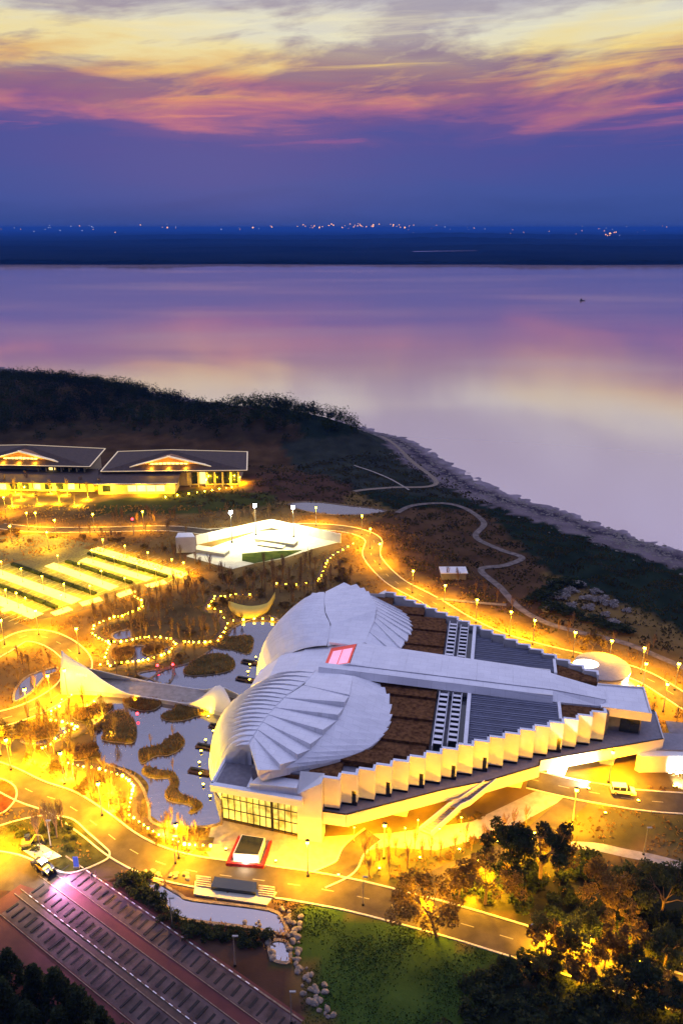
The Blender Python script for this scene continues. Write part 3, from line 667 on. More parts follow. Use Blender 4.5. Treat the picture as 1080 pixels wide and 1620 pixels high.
# the long spine: folded white plate over a recessed wall
def zt(s): return 16.9-.035*max(s, 0)
def ws(s): return 4.6-.026*max(s, 0)
for sg in (1, -1):
    secs = [-2.6, 8, 16, 24, 32, 40, 48.5]
    for a, b in zip(secs[:-1], secs[1:]):
        wa, wb = 4.6, 4.6
        mp(MB().hexa([W(a+.02, 0, zt(a)-.5), W(b, 0, zt(b)-.5), W(b, sg*ws(b), zt(b)-.5), W(a+.02, sg*ws(a), zt(a)-.5), W(a+.02, 0, zt(a)), W(b, 0, zt(b)), W(b, sg*ws(b), zt(b)-.12), W(a+.02, sg*ws(a), zt(a)-.12)]) if a > 4 else
           MB().hexa([W(3.6, 0, zt(a)-.5), W(b, 0, zt(b)-.5), W(b, sg*ws(b), zt(b)-.5), W(3.6, sg*ws(3.6), zt(a)-.5), W(3.6, 0, zt(a)), W(b, 0, zt(b)), W(b, sg*ws(b), zt(b)-.12), W(3.6, sg*ws(3.6), zt(a)-.12)]), 'spine_plate', m_white)
        aa = a if a > 4 else -3.2
        mp(MB().hexa([W(aa, sg*(ws(aa)+.12), zt(a)-.9), W(b, sg*(ws(b)+.12), zt(b)-.9), W(b, sg*(ws(b)+1.9), zt(b)-.9), W(aa, sg*(ws(aa)+1.9), zt(a)-.9),
                      W(aa, sg*(ws(aa)+.12), zt(a)-.32), W(b, sg*(ws(b)+.12), zt(b)-.32), W(b, sg*(ws(b)+1.9), zt(b)-.48), W(aa, sg*(ws(aa)+1.9), zt(a)-.48)]), 'spine_eave', m_white)
        mp(MB().hexa([W(aa, sg*(ws(aa)+1.6), zt(a)-1.9), W(b, sg*(ws(b)+1.6), zt(b)-1.9), W(b, sg*(ws(b)+2.7), zt(b)-2.0), W(aa, sg*(ws(aa)+2.7), zt(a)-2.0),
                      W(aa, sg*(ws(aa)+1.6), zt(a)-.93), W(b, sg*(ws(b)+1.6), zt(b)-.93), W(b, sg*(ws(b)+2.02), zt(b)-.56), W(aa, sg*(ws(aa)+2.02), zt(a)-.56)]), 'spine_fascia', m_white)
    mp(hx([(-1, sg*5.4), (48.4, sg*5.4), (48.4, sg*5.0), (-1, sg*5.0)], ZT-1.1, 14.85), 'spine_wall', m_white2)
    mp(hx([(14, sg*5.42), (33, sg*5.42), (33, sg*5.47), (14, sg*5.47)], 13.8, 14.5), 'slot_window', m_darkglass)
    # folded tail running down to the tip
    a, b = zt(48.5), ZT+.2
    mp(MB().hexa([W(48.5, 0, a-.5), W(60, 0, b-.4), W(60, sg*2.2, b-.4), W(48.5, sg*ws(48.5), a-.6), W(48.5, 0, a), W(60, 0, b), W(60, sg*2.2, b), W(48.5, sg*ws(48.5), a-.12)]), 'tail_plate', m_white)
    mp(MB().hexa([W(48.5, sg*3.45, a-.9), W(60, sg*2.25, b-.5), W(58.5, sg*3.6, b-1.4), W(48.5, sg*6.0, a-2.0), W(48.5, sg*3.45, a-.32), W(60, sg*2.25, b-.1), W(58.5, sg*3.6, b-.9), W(48.5, sg*6.0, a-1.5)]), 'tail_eave', m_white)
# tip roof
mp(hx([(58.8, 4.4), (68.7, 4.9), (68.7, -4.9), (58.8, -4.4)], ZT-1.5, ZT-.45), 'tip_roof', m_white)
for A, B in (((59, 4.55), (68.8, 5.05)), ((68.95, 5.2), (68.95, -5.2)), ((59, -4.55), (68.8, -5.05))):
    mp(MB().bar(W(*A, ZT-2.2), W(*B, ZT-2.2), .3, 2.1), 'parapet', m_white2)
mp(hx([(59, 3.6), (67.5, 4.0), (67.5, -4.0), (59, -3.6)], ZD, ZT-1.6), 'tip_wall', m_grey)
mp(hx([(63.2, 4.03), (67.2, 4.12), (67.2, 3.6), (63.2, 3.6)], ZD+.3, ZT-2.4), 'tip_glazing', m_darkglass)
# red-framed window on the front of the spine
wz0, wz1 = 15.1, 17.0
quad = [W(-2.6, 4.4, wz0), W(-2.6, -4.4, wz0), W(3.5, -4.4, wz1), W(3.5, 4.4, wz1)]
win = mp(MB().add([p+(sum(quad, Vector())/4-p)*.22+Vector((0, 0, -.35)) for p in quad], [(0, 1, 2, 3)]), 'skylight_window', m_pink)
mb = MB()
for i in range(4):
    a, b = quad[i], quad[(i+1) % 4]; c = sum(quad, Vector())/4
    mb.quad(a, b, b+(c-b)*.24+Vector((0, 0, -.4)), a+(c-a)*.24+Vector((0, 0, -.4)))
mp(mb, 'window_reveal', m_redframe, win)
mid0 = (quad[0]+quad[1])/2; mid1 = (quad[2]+quad[3])/2
mp(MB().bar(quad[1].lerp(quad[2], .5)+Vector((0, 0, -.2)), quad[0].lerp(quad[3], .5)+Vector((0, 0, -.2)), .16, .12), 'window_bar', m_redframe, win)
for sg in (1, -1):
    mp(MB().hexa([W(-3.2, sg*4.45, 14.2), W(3.6, sg*4.45, 15.9), W(3.6, sg*4.7, 15.9), W(-3.2, sg*4.7, 14.2), W(-3.2, sg*4.45, wz0+.1), W(3.6, sg*4.45, wz1+.02), W(3.6, sg*4.7, wz1+.02), W(-3.2, sg*4.7, wz0+.1)]), 'window_cheek', m_white)
mp(MB().hexa([W(-3.3, -4.7, 14.2), W(-2.6, -4.7, 14.2), W(-2.6, 4.7, 14.2), W(-3.3, 4.7, 14.2), W(-3.3, -4.7, 15.0), W(-2.6, -4.7, 15.15), W(-2.6, 4.7, 15.15), W(-3.3, 4.7, 15.0)]), 'window_sill', m_white)
# wedge between the two shells, from the window down to the front
for i, (s0, s1, w0, w1, z0, z1) in enumerate([(-3.3, -9.5, 6.6, 5.6, 14.5, 13.6), (-9.5, -15.5, 5.6, 4.6, 13.4, 11.6), (-15.5, -20.5, 4.6, 3.6, 11.3, 7.5)]):
    mp(MB().hexa([W(s0, w0, z0-1.2), W(s1, w1, z1-1.2), W(s1, -w1, z1-1.2), W(s0, -w0, z0-1.2), W(s0, w0, z0-.1), W(s1, w1, z1-.1), W(s1, -w1, z1-.1), W(s0, -w0, z0-.1)]), 'wedge_plate', m_white)
mp(hx([(-20.3, 3.6), (-19.9, 3.6), (-19.9, -3.6), (-20.3, -3.6)], 0, 7.0), 'entrance_glass', m_glassroom)
# shells
RID = [(-3.8, 5.5, 15.05), (-4.7, 14.0, 16.3), (-7.4, 19.8, 16.5), (-8.4, 23.6, 16.4), (-9.1, 26.2, 16.3), (-9.6, 28.6, 16.1), (-10.0, 31.0, 15.9), (-10.3, 32.8, 15.5), (-10.7, 34.5, 14.9)]
CRE = [(4.9, 7.6, 15.7), (5.8, 16.5, 16.5), (5.6, 20.8, 16.5), (5.1, 25, 16.2), (3.2, 29.9, 15.8), (1.6, 34, 15.2), (-.2, 37, 14.7), (-2.8, 39.9, 14.2), (-6.6, 41.6, 13.6)]
EDG = [(10.4, 6.8, 13.6), (13.0, 10, 13.5), (14.6, 16.9, 13.4), (14.7, 21.5, 13.3), (13.7, 25.6, 13.3), (11.9, 29.2, 13.3), (8.4, 32.6, 13.2), (3.1, 36.3, 13.2), (-6.0, 41.7, 13.1)]
BOT = [(-20.2, 4.4, .3), (-22.6, 8.5, .3), (-24.6, 13, .3), (-25.2, 17.5, .3), (-24.3, 22.5, .3), (-22.6, 27, .3), (-20.3, 31, .3), (-17.2, 34.6, .3)]
TOPF = [(-4.0, 5.6, 15.0), (-4.7, 13.0, 16.25), (-7.2, 18.8, 16.4), (-8.4, 23.0, 16.3), (-9.4, 27.4, 16.1), (-10.1, 31.2, 15.8), (-10.9, 34.6, 14.6)]
def samp(P, u):
    u = min(max(u, 0), 1)*(len(P)-1); i = min(int(u), len(P)-2); f = u-i
    a, b, c, e = [Vector(P[j]) for j in (max(i-1, 0), i, i+1, min(i+2, len(P)-1))]
    return .5*((2*b)+(c-a)*f+(2*a-5*b+4*c-e)*f*f+(3*b-a-3*c+e)*f**3)
for sg in (1, -1):
    wv = lambda p, dz=0.0: W(p[0], sg*p[1], p[2]+dz)
    # fan of roof plates: each laps over the next, its free edge standing proud
    for k in range(8):
        r0, r1, c0, c1 = RID[k], RID[k+1], CRE[k], CRE[k+1]
        up = 1.35 if k else .5
        ov = lambda a, b, f: tuple(a[i]+(b[i]-a[i])*f for i in range(3))
        r1x, c1x = ov(r0, r1, 1.05), ov(c0, c1, 1.06)
        mb = MB().hexa([wv(r0, -.5), wv(c0, -.5), wv(c1x, -.15), wv(r1x, -.35), wv(r0), wv(c0), wv(c1x, up), wv(r1x, .10)])
        mp(mb, 'roof_plate', m_white)
    # steep outer facets with a saw-toothed lower edge
    NE = 15
    for k in range(NE):
        u0, u1 = k/NE, (k+1)/NE
        a, b, c, e = samp(CRE, u0), samp(CRE, u1), samp(EDG, u1), samp(EDG, u0)
        out = Vector((e.x-a.x, e.y-a.y, 0)).normalized()
        mb = MB().hexa([wv(a, -.45), wv(b, -.45), wv(c, -.5), wv(e+out*.0, -.5), wv(a, .12), wv(b, .02), wv(c-out*.25, .0), wv(e+out*.55, .28)])
        mp(mb, 'edge_plate', m_white)
    # scaled front: ribs from the ridge down to the pond, overlapping
    NF, NV = 18, 9
    for k in range(NF):
        u0, u1 = k/NF, (k+1)/NF
        def prof(u):
            a, b = samp(TOPF, u), samp(BOT, u); out = []
            cp_ = Vector((a.x+(b.x-a.x)*.82, a.y+(b.y-a.y)*.82, a.z*.93))
            for j in range(NV+1):
                v = j/NV; out.append(a*(1-v)**2+cp_*2*v*(1-v)+b*v*v)
            return out
        A, B = prof(u0), prof(u1); mb = MB(); vs = []
        for j in range(NV+1):
            nrm = Vector((-1, .15, .9)).normalized()
            amp = 1.0*math.sin(math.pi*min(1, (j+.6)/NV))**.7
            vs += [wv(A[j]), wv(A[j]+nrm*.12), wv(B[j]+nrm*amp), wv(B[j]-nrm*.1)]
        fs = []
        for j in range(NV):
            for q in range(4): fs.append((4*j+q, 4*j+(q+1) % 4, 4*j+4+(q+1) % 4, 4*j+4+q))
        fs += [(3, 2, 1, 0), (4*NV, 4*NV+1, 4*NV+2, 4*NV+3)]
        mp(mb.add(vs, fs), 'facade_scale', m_white)
    vs = [wv(q) for q in B]+[W(B[j].x+.9, sg*(B[j].y-.3), B[j].z) for j in range(NV+1)]
    ew = MB().add([wv(q) for q in B]+[wv((B[0].x, B[0].y, 0))]+[wv(q, 0)+axv*.5 for q in B]+[wv((B[0].x, B[0].y, 0))+axv*.5], [tuple(range(NV+2)), tuple(range(NV+2, 2*NV+4))[::-1]])
    mp(ew, 'end_wall', m_white)
    # glazed corner pavilion
    GA, GB = (-15.1, 39.6), (.5, 41.0)
    lp = lambda f, o=0.0: (GA[0]+(GB[0]-GA[0])*f, (GA[1]+(GB[1]-GA[1])*f+o))
    gl = mp(hx([(-15.1, sg*39.0), (.5, sg*40.3), (.5, sg*33), (-13.0, sg*32)], .1, 8.6), 'corner_hall', m_cream)
    for i in range(12):
        f0, f1 = (i+.06)/12, (i+.94)/12
        for z0, z1 in ((.7, 3.0), (3.15, 5.6), (5.75, 7.9)):
            a, b = lp(f0), lp(f1)
            mb = MB().hexa([W(a[0], sg*(a[1]), z0), W(b[0], sg*(b[1]), z0), W(b[0], sg*(b[1]-.08), z0), W(a[0], sg*(a[1]-.08), z0), W(a[0], sg*(a[1]), z1), W(b[0], sg*(b[1]), z1), W(b[0], sg*(b[1]-.08), z1), W(a[0], sg*(a[1]-.08), z1)])
            mp(mb, 'window_pane', m_glassroom, gl)
    for i in range(13):
        a = lp(i/12, .12); w = .5 if i == 8 else .12
        mp(MB().box(W(a[0], sg*a[1], .2), w, .16, 8.3, AX), 'mullion', m_darkmetal, gl)
    for z in (.45, 3.0, 5.62, 8.0):
        a, b = lp(0, .08), lp(1, .08); mp(MB().bar(W(a[0], sg*a[1], z), W(b[0], sg*b[1], z), .12, .14), 'transom', m_darkmetal, gl)
    for i in range(4):       # side glazing towards the pond
        t0 = 33+1.6*i; mp(MB().bar(W(-14.95, sg*t0, .6), W(-15.05, sg*(t0+1.4), .6), .1, 7.4), 'window_pane', m_glassroom, gl)
    sl = mp(hx([(-16.4, sg*41.9), (1.9, sg*42.7), (1.9, sg*36), (-8.5, sg*31.5), (-16.2, sg*30.5)], 8.65, 9.9), 'roof_slab', m_fascia)
    for A, B in (((-16.3, 41.75), (1.8, 42.5)), ((-16.15, 41.6), (-15.95, 30.7)), ((-9.0, 41.8), (-9.0, 31.6))):
        mp(MB().bar(W(A[0], sg*A[1], 9.905), W(B[0], sg*B[1], 9.905), 1.0 if A[1] < 41.79 and A[0] < -16.2 else .5, .55), 'parapet', m_white, sl)
    mp(hx([(-15.6, sg*41.1), (-9.3, sg*41.3), (-9.3, sg*31.8), (-15.5, sg*31.0)], 9.91, 10.0), 'roof_membrane', m_grey, sl)
    # block between the glazing and the first tooth, with raking top
    mp(MB().hexa([W(.6, sg*41.7, 0), W(5.3, sg*41.7, 0), W(5.3, sg*38.8, 0), W(.6, sg*38.8, 0), W(.6, sg*41.7, 10.6), W(5.3, sg*41.7, ZP), W(5.3, sg*38.8, ZP), W(.6, sg*38.8, ZP-.2)]), 'corner_block', m_white2)
    mp(hx([(-8.4, sg*42.0), (.55, sg*41.6), (.55, sg*39.0), (-7.0, sg*39.0)], 9.95, 11.9), 'corner_parapet', m_white)
    mp(hx([(-9, sg*39), (2, sg*38.9), (2, sg*31), (-9, sg*31)], 8.7, 13.0), 'corner_core', m_grey)
    mp(hx([(-13, sg*6), (10, sg*6), (10, sg*31), (-11, sg*31)], 0, 12.0), 'inner_core', m_grey)
# stair from the deck to the lawn
top0, top1 = W(34.9, 26.6, ZD), W(37.2, 25.6, ZD); bot0, bot1 = W(23.1, 33.6+1.6, .1), W(25.4, 34.3+1.6, .1)
NS = 22
for i in range(NS):
    f0 = i/NS; f1 = (i+1)/NS; zz = ZD-.15-(ZD-.3)*f0
    if 9 <= i <= 11: zz = ZD-.15-(ZD-.3)*(9/NS)
    a, b, c, e = top0.lerp(bot0, f0), top1.lerp(bot1, f0), top1.lerp(bot1, f1), top0.lerp(bot0, f1)
    mp(MB().prism([p[:2] for p in (a, b, c, e)], zz-.35, zz), 'stair_step', m_deck)
for a, b in ((top0, bot0), (top1, bot1)):
    for g0, g1 in ((0, .41), (.41, .55), (.55, 1)):
        h = lambda g: ZD-.3-(ZD-.3)*(g if g <= .41 else (.41 if g <= .55 else .41+(g-.55)/.45*.59))
        p, q = a.lerp(b, g0), a.lerp(b, g1); p.z = h(g0)-.3; q.z = h(g1)-.3
        mp(MB().bar(p, q, .2, 1.35), 'stair_parapet', m_fascia)
# lettering on the deck fascia (too small to read in the picture: four short gold strokes)
for i in range(4):
    p = W(14.4+.75*i, 38.35-.455*i, 5.0); mp(MB().box(p, .45, .08, .75, AX+R(31)), 'fascia_letter', m_darkmetal)

# ------------------------------------------------------------------ sail bridge over the pond
bl = G(118, 1098, 1.0); br_ = G(408, 1128, 1.0); bpath = catmull([G(105, 1082, 1.0), G(160, 1083, 1.0), G(225, 1090, 1.0), G(290, 1100, 1.0), G(350, 1113, 1.0), G(402, 1125, 1.0)], 8)
brg = thing('sail_bridge', 'white sail-walled footbridge sweeping over the pond to the museum front', 'bridge', G(250, 1095))
NB = len(bpath)-1; HW = 3.4
ribbon(bpath, -HW, HW, 0).build('bridge_deck', m_pave, brg)
ribbon(bpath, -HW, HW, -.4, -.02).build('deck_girder', m_fascia, brg)
def hgt(u): return 9.5*max(0, 1-u/.42)**1.7+.9+5.0*math.exp(-((u-.80)/.085)**2) if u < .985 else .5
def lean(u): return min(1.0, max(0, (hgt(u)-1.2)/5.0))
for s, nm in ((1, 'sail_wall'), (-1, 'sail_wall')):
    mb = MB(); rows = []
    for i, p in enumerate(bpath):
        u = i/NB; sd = side(bpath, i); h = hgt(u); ln = lean(u); row = []
        k = 1 if s > 0 else .92
        for j in range(7):
            v = j/6; o = HW*(1-ln*v**1.4)*s+s*.5*math.sin(math.pi*v)*ln
            q = p+sd*o; row.append(Vector((q.x, q.y, -.3+(h*k+.6)*v)))
        rows.append((row, [r+Vector((-sd.x*s*.18, -sd.y*s*.18, .0)) for r in row]))
    n = 7; vs = []
    for a, b in rows: vs += a+b
    fs = []
    for i in range(NB):
        A, B = i*14, (i+1)*14
        for j in range(6): fs += [(A+j, B+j, B+j+1, A+j+1), (A+7+j+1, B+7+j+1, B+7+j, A+7+j)]
        fs += [(A+6, B+6, B+13, A+13)]
    for e in (0, NB*14): fs += [(e+j, e+j+1, e+7+j+1, e+7+j) for j in range(6)]
    mb.add(vs, fs).build(nm, m_white2, brg, True)
for i in range(4):     # small lit characters on the tall end of the wall
    p = G(123+4.6*i, 1066+.5*i, 5.6); MB().box((p.x, p.y-.25, 5.2), .5, .1, .7).build('wall_letter', m_winlit, brg)

# ------------------------------------------------------------------ lamps
def spot(name, parent, loc, energy, color, size=R(150), blend=.6, rad=.25):
    d = bpy.data.lights.get(name+'_%d' % int(energy)) or bpy.data.lights.new(name+'_%d' % int(energy), 'SPOT')
    d.energy = energy*LM; d.color = color; d.spot_size = size; d.spot_blend = blend; d.shadow_soft_size = rad
    o = bpy.data.objects.new(name, d); COL.objects.link(o); o.parent = parent; o.location = loc; return o
def point(name, parent, loc, energy, color, rad=.3):
    key = '%s_%d_%.2f' % (name, int(energy), color[2])
    d = bpy.data.lights.get(key) or bpy.data.lights.new(key, 'POINT')
    d.energy = energy*LM; d.color = color; d.shadow_soft_size = rad
    o = bpy.data.objects.new(name, d); COL.objects.link(o); o.parent = parent; o.location = loc; return o
pole_me = MB().tube([(0, 0, 0), (0, 0, 3), (0, 0, 6.2)], [.13, .09, .06], 6).me('pole', mat=m_pole)
base_me = MB().tube([(0, 0, 0), (0, 0, .35)], [.26, .2], 8).me('base', mat=m_darkmetal)
head_me = MB().box((0, 0, 6.2), .5, .34, .55).me('lamp_head', mat=m_head)
cap_me = MB().tube([(0, 0, 6.77), (0, 0, 6.95)], [.36, .05], 8).me('lamp_cap', mat=m_darkmetal)
headc_me = MB().box((0, 0, 6.2), .6, .4, .6).me('lamp_head', mat=m_cool)
LS = {}
ORD = ['first', 'second', 'third', 'fourth', 'fifth', 'sixth', 'seventh', 'eighth', 'ninth', 'tenth', '11th', '12th', '13th', '14th', '15th', '16th', '17th', '18th', '19th', '20th', '21st']
def street_lamp(p, label, group, energy=9000, color=GOLD, sc=1.0, cool=False, ring=True):
    t = thing('street_lamp', label, 'street lamp', (p.x, p.y, p.z), group); sc *= 1.2 if sc > .8 else 1; t.scale = (sc, sc, sc)
    put('pole', pole_me, None, t); put('base', base_me, None, t); put('lamp_head', headc_me if cool else head_me, None, t); put('lamp_cap', cap_me, None, t)
    spot('lamp_light', t, (0, 0, 6.1), energy, color, R(168), .8)
    return t
GR = 'gold street lamps on slim poles'
def lamp_row(pxs, label, energy=9000, sc=1.0, group=GR, color=GOLD):
    for i, p in enumerate(pxs): street_lamp(G(*p), ORD[i]+' '+label, group, energy, color, sc)
street_lamp(G(18, 1218), 'lone street lamp blazing at the road junction beside the pond', GR, 26000)
street_lamp(G(2, 1196), 'street lamp on the far corner of the pond road junction', GR, 12000)
street_lamp(G(103, 1240), 'street lamp on the pond bank just past the junction', GR, 16000)
street_lamp(G(162, 1290), 'street lamp on the pond bank halfway along the curving road', GR, 24000)
street_lamp(G(283, 1358), 'street lamp on the pond bank short of the museum forecourt', GR, 24000)
street_lamp(G(487, 1386), 'street lamp between the forecourt and the main road', GR, 22000)
street_lamp(G(607, 1358), 'street lamp on the lawn in front of the museum deck', GR, 13000)
street_lamp(G(-4, 1352), 'street lamp flooding the verge beside the working machines', GR, 30000)
street_lamp(G(752, 1392), 'street lamp hidden among the trees behind the museum lawn', GR, 20000, sc=.7)
street_lamp(G(838, 1352), 'low lamp glowing inside the dark tree group', GR, 8000, sc=.6)
street_lamp(G(905, 1300), 'street lamp by the drive below the museum tip', GR, 14000)
street_lamp(G(930, 1515), 'lamp shining through the roadside trees near the lower corner', GR, 8000, sc=.7)
street_lamp(G(1005, 1530), 'lamp at the road edge in the lower corner', GR, 3000, sc=.7)
street_lamp(G(1080, 1556), 'lamp where the main road leaves the picture', GR, 2600, sc=.7)
street_lamp(G(962, 1238), 'street lamp beside the parked van', GR, 22000)
street_lamp(G(860, 1500), 'lamp beside the main road under the bushy roadside tree', GR, 5000, sc=.6)
lamp_row([(660, 1320), (640, 1333), (694, 1334), (728, 1316), (560, 1332)], 'short garden lamp on the lawn below the museum stair', 2400, .55, 'garden lamps under the museum deck')
lamp_row([(8, 1020), (62, 1004), (126, 1034), (82, 1112), (108, 1103)], 'street lamp on the loop road at the bridge head', 22000)
lamp_row([(46, 1135), (-10, 1150)], 'street lamp on the loop road below the small side pond', 9000)
lamp_row([(585, 868), (600, 893), (572, 846), (500, 832)], 'street lamp where the ring road bends round the floodlit court', 15000)
lamp_row([(652, 938), (702, 962), (752, 986), (805, 1006), (842, 1020)], 'street lamp along the ring road behind the museum', 16000)
lamp_row([(905, 1040), (962, 1054), (1013, 1066), (1066, 1092), (1015, 1092), (1048, 1126)], 'street lamp on the ring road past the round pavilion', 7500)
lamp_row([(60, 838), (150, 840), (228, 836), (20, 860), (90, 850), (10, 812), (46, 838), (78, 870)], 'street lamp on the road above the upper car park', 9000, .9)
for (A, B) in lane_pts:
    n = max(3, int((B-A).length/9))
    for i in range(n):
        p = A.lerp(B, (i+.5)/n); street_lamp(p, 'slim lamp post standing in a row of the bright upper car park', 'upper car park lamp posts', 6200, (1, .58, .004), .75)
lamp_row([(30, 962), (100, 965), (145, 950), (200, 937), (248, 922), (292, 912)], 'lamp on the near edge of the bright upper car park', 8000, .8)
# lamps of the dim lower car park and paths: poles only, unlit
arm_me = MB().box((.3, 0, 6.2), .9, .3, .16).me('lamp_arm', mat=m_pole)
for px, py, lb in [(273, 1466, 'unlit grey pole lamp between the lower car park and the stream'), (372, 1528, 'unlit grey pole lamp further down the lower car park bank'), (81, 1340, 'unlit white pole on the planted traffic island'), (461, 1618, 'unlit pole lamp at the bottom edge of the car park'), (278, 1366, 'thin unlit pole beside the main road'), (1017, 1352, 'thin unlit pole on the lawn beside the pale path'), (574, 1432, 'thin unlit pole at the lower edge of the main road')]:
    p = G(px, py); t = thing('lamp_post', lb, 'lamp post', p); put('pole', pole_me, None, t); put('base', base_me, None, t)
    put('lamp_arm', arm_me, None, t)
# ball lamps along the boardwalks
def ico(r, sub=1):
    bm = bmesh.new(); bmesh.ops.create_icosphere(bm, subdivisions=sub, radius=r); me = bpy.data.meshes.new('globe'); bm.to_mesh(me); bm.free()
    me.polygons.foreach_set('use_smooth', [True]*len(me.polygons)); return me
globe_me = ico(.34); globe_me.materials.append(m_globehot); globes_me = ico(.24); globes_me.materials.append(m_globehot)
stem_me = MB().tube([(0, 0, 0), (0, 0, .55)], .07, 5).me('stem', mat=m_darkmetal)
def ball(p, label, group, big=True):
    t = thing('ball_lamp', label, 'lamp', p, group); put('stem', stem_me, None, t); g = put('globe', globe_me if big else globes_me, None, t); g.location = (0, 0, .8); k = random.choice((.6, .75, .9, 1.0, 1.15)); g.scale = (k, k, k)
def walk(pts, w=1.8, z=.10):
    path = catmull([G(*p) for p in pts], 5); EXR.append((path, w/2+.4)); o = tag(ribbon(path, -w/2, w/2, z).build('boardwalk', m_wood), kind='structure')
    ribbon(path, -w/2-.9, w/2+.9, .075).build('verge', m_soil, o); return path
def string(pts, label, group, w=1.8, both=True, big=True, zz=.1, path=True):
    if path: walk(pts, w, zz)
    for i, p in enumerate(pts):
        c = G(*p); a = G(*pts[max(i-1, 0)]); b = G(*pts[min(i+1, len(pts)-1)]); d = (b-a); d.z = 0; d.normalize(); s = Vector((d.y, -d.x, 0))
        ball(c+s*(w/2+.3)+Vector((0, 0, .05)), ORD[i]+' larger '+label, group, big)
        if both:
            if i == len(pts)-1: continue
            q = c.lerp(G(*pts[i+1]), .5)+s*(w/2+.3)+Vector((0, 0, .05)); ball(q, ORD[i]+' smaller '+label, group, False)
string(S5((335, 190), (300, 205), (290, 235), (255, 255), (255, 285), (297, 290), (343, 302), (375, 320), (350, 342), (310, 360), (270, 385), (248, 412), (205, 432)), 'ball lamp on the stepping walk between the bridge foot and the junction', 'lamps on the walk below the sail bridge')
string(S5((300, 470), (345, 478), (392, 490), (463, 500), (519, 515), (572, 533), (605, 556), (628, 585), (625, 612), (618, 645), (612, 685), (610, 712), (650, 738), (690, 768), (735, 795), (797, 815), (845, 835), (888, 838), (955, 842)), 'ball lamp on the curving walk along the near pond shore', 'lamps on the near shore walk')
string(S4((590, 392), (622, 410), (625, 440), (600, 460), (560, 475), (530, 488), (495, 492), (455, 508), (420, 525), (415, 552), (440, 570), (470, 583), (490, 600), (480, 625), (470, 655), (492, 690)), 'ball lamp on the zigzag walk under the upper car park', 'lamps on the zigzag upper walk')
string(S4((470, 583), (520, 583), (565, 575), (600, 566), (640, 563), (695, 563), (745, 573), (770, 600), (740, 640), (700, 658), (640, 677), (595, 685), (545, 690), (492, 692), (430, 700)), 'ball lamp on the looped walk round the upper pools', 'lamps on the looped walk')
string(S4((795, 583), (832, 585), (878, 585), (920, 580), (940, 550), (955, 515), (928, 468), (878, 443), (890, 420), (908, 392), (960, 390), (1005, 380), (1070, 382)), 'ball lamp on the walk climbing towards the yellow crescent', 'lamps on the climbing walk')
string(S7((435, 470), (475, 466), (520, 462), (557, 462), (598, 465), (640, 468)), 'ball lamp in the bright row below the yellow crescent', 'lamps in the bright crescent row', both=False)
string(S7((613, 320), (690, 325), (770, 312), (780, 293), (795, 257), (806, 232), (830, 207), (870, 185), (912, 160)), 'ball lamp on the straight walk between the court and the museum', 'lamps on the court walk', 1.4, big=False)
for (px, py), lb in zip(list(S4((675, 702), (740, 698)))+list(S5((620, 275),)), ['red glowing lamp on the shore behind the bridge, nearer the loop walk', 'red glowing lamp on the shore behind the bridge, nearer the museum', 'red glowing lamp beside the island with three uplit trees']):
    t = thing('red_lamp', lb, 'lamp', G(px, py)+Vector((0, 0, .6))); put('stem', stem_me, None, t); rm = ico(.38); rm.materials.append(m_redlamp); g = put('globe', rm, None, t); g.location = (0, 0, .8)
t = thing('red_lamp', 'small red beacon on a post at the edge of the court woods', 'lamp', G(212, 846)); put('pole', pole_me, None, t); rm = ico(.5); rm.materials.append(m_redlamp); g = put('globe', rm, None, t); g.location = (0, 0, 6.4)
# docks at the museum front
for (px, py, lb) in [(396, 1049, 'small dark timber dock furthest back at the museum front'), (388, 1076, 'small dark timber dock second from the back at the museum front'), (347, 1151, 'dark timber dock beside the end of the sail bridge'), (327, 1183, 'dark timber dock in the middle of the near museum front'), (316, 1222, 'dark timber dock closest to the glazed museum corner')]:
    c = G(px, py); t = thing('dock', lb, 'dock', c)
    MB().box(c+Vector((0, 0, .25)), 5.0, 1.7, .15, AX-.1).build('platform', m_wood, t)
    for s in (-1, 1): MB().box(c+Vector((s*2.2, -s*.4, 0)), .2, 1.4, .3, AX).build('pile', m_wood, t)
    MB().box(c+Vector((-.4, .1, .4)), 3.0, .5, .5, AX-.1).build('bench', m_darkmetal, t)

# floodlights that wash the museum
def flood(p, label, group, energy, color=GOLD, aim=None, h=.6):
    t = thing('floodlight', label, 'floodlight', p, group)
    MB().box((p.x, p.y, p.z), .5, .4, .3).build('housing', m_darkmetal, t); MB().box((p.x, p.y, p.z+.31), .42, .34, .04).build('lens', m_head, t)
    o = spot('flood_light', t, (0, 0, h), energy*1.65, color, R(130), .8)
    if aim is not None: o.rotation_euler = (Vector(aim)-(p+Vector((0, 0, h)))).to_track_quat('-Z', 'Y').to_euler()
for sg in (1, -1):
    for u in np.linspace(.06, .97, 9):
        b = samp(BOT, u); p = W(b.x-2.2, sg*b.y, .25); flood(p, 'uplight in the water at the foot of the %s scaled shell' % ('near' if sg > 0 else 'far'), 'uplights along the %s shell' % ('near' if sg > 0 else 'far'), 1350, (1, .55, .004), W(b.x+2.5, sg*b.y, 7))
for s, t in ((10, 49), (17, 46), (24, 42), (31, 38.5), (38, 35), (45, 31.5), (52, 28), (59, 23), (66, 18)):
    p = W(s, t, .05); flood(p, 'ground floodlight on the lawn facing the sawtooth wall', 'floodlights facing the sawtooth wall', 1150, (1, .385, .003), W(s-3, t-19, 10.5))
for s, t in ((-12, 47), (-2, 48)):
    p = W(s, t, .05); flood(p, 'ground floodlight on the forecourt facing the glazed corner', 'forecourt floodlights', 560, (1, .41, .003), W(s+1, 41, 6))
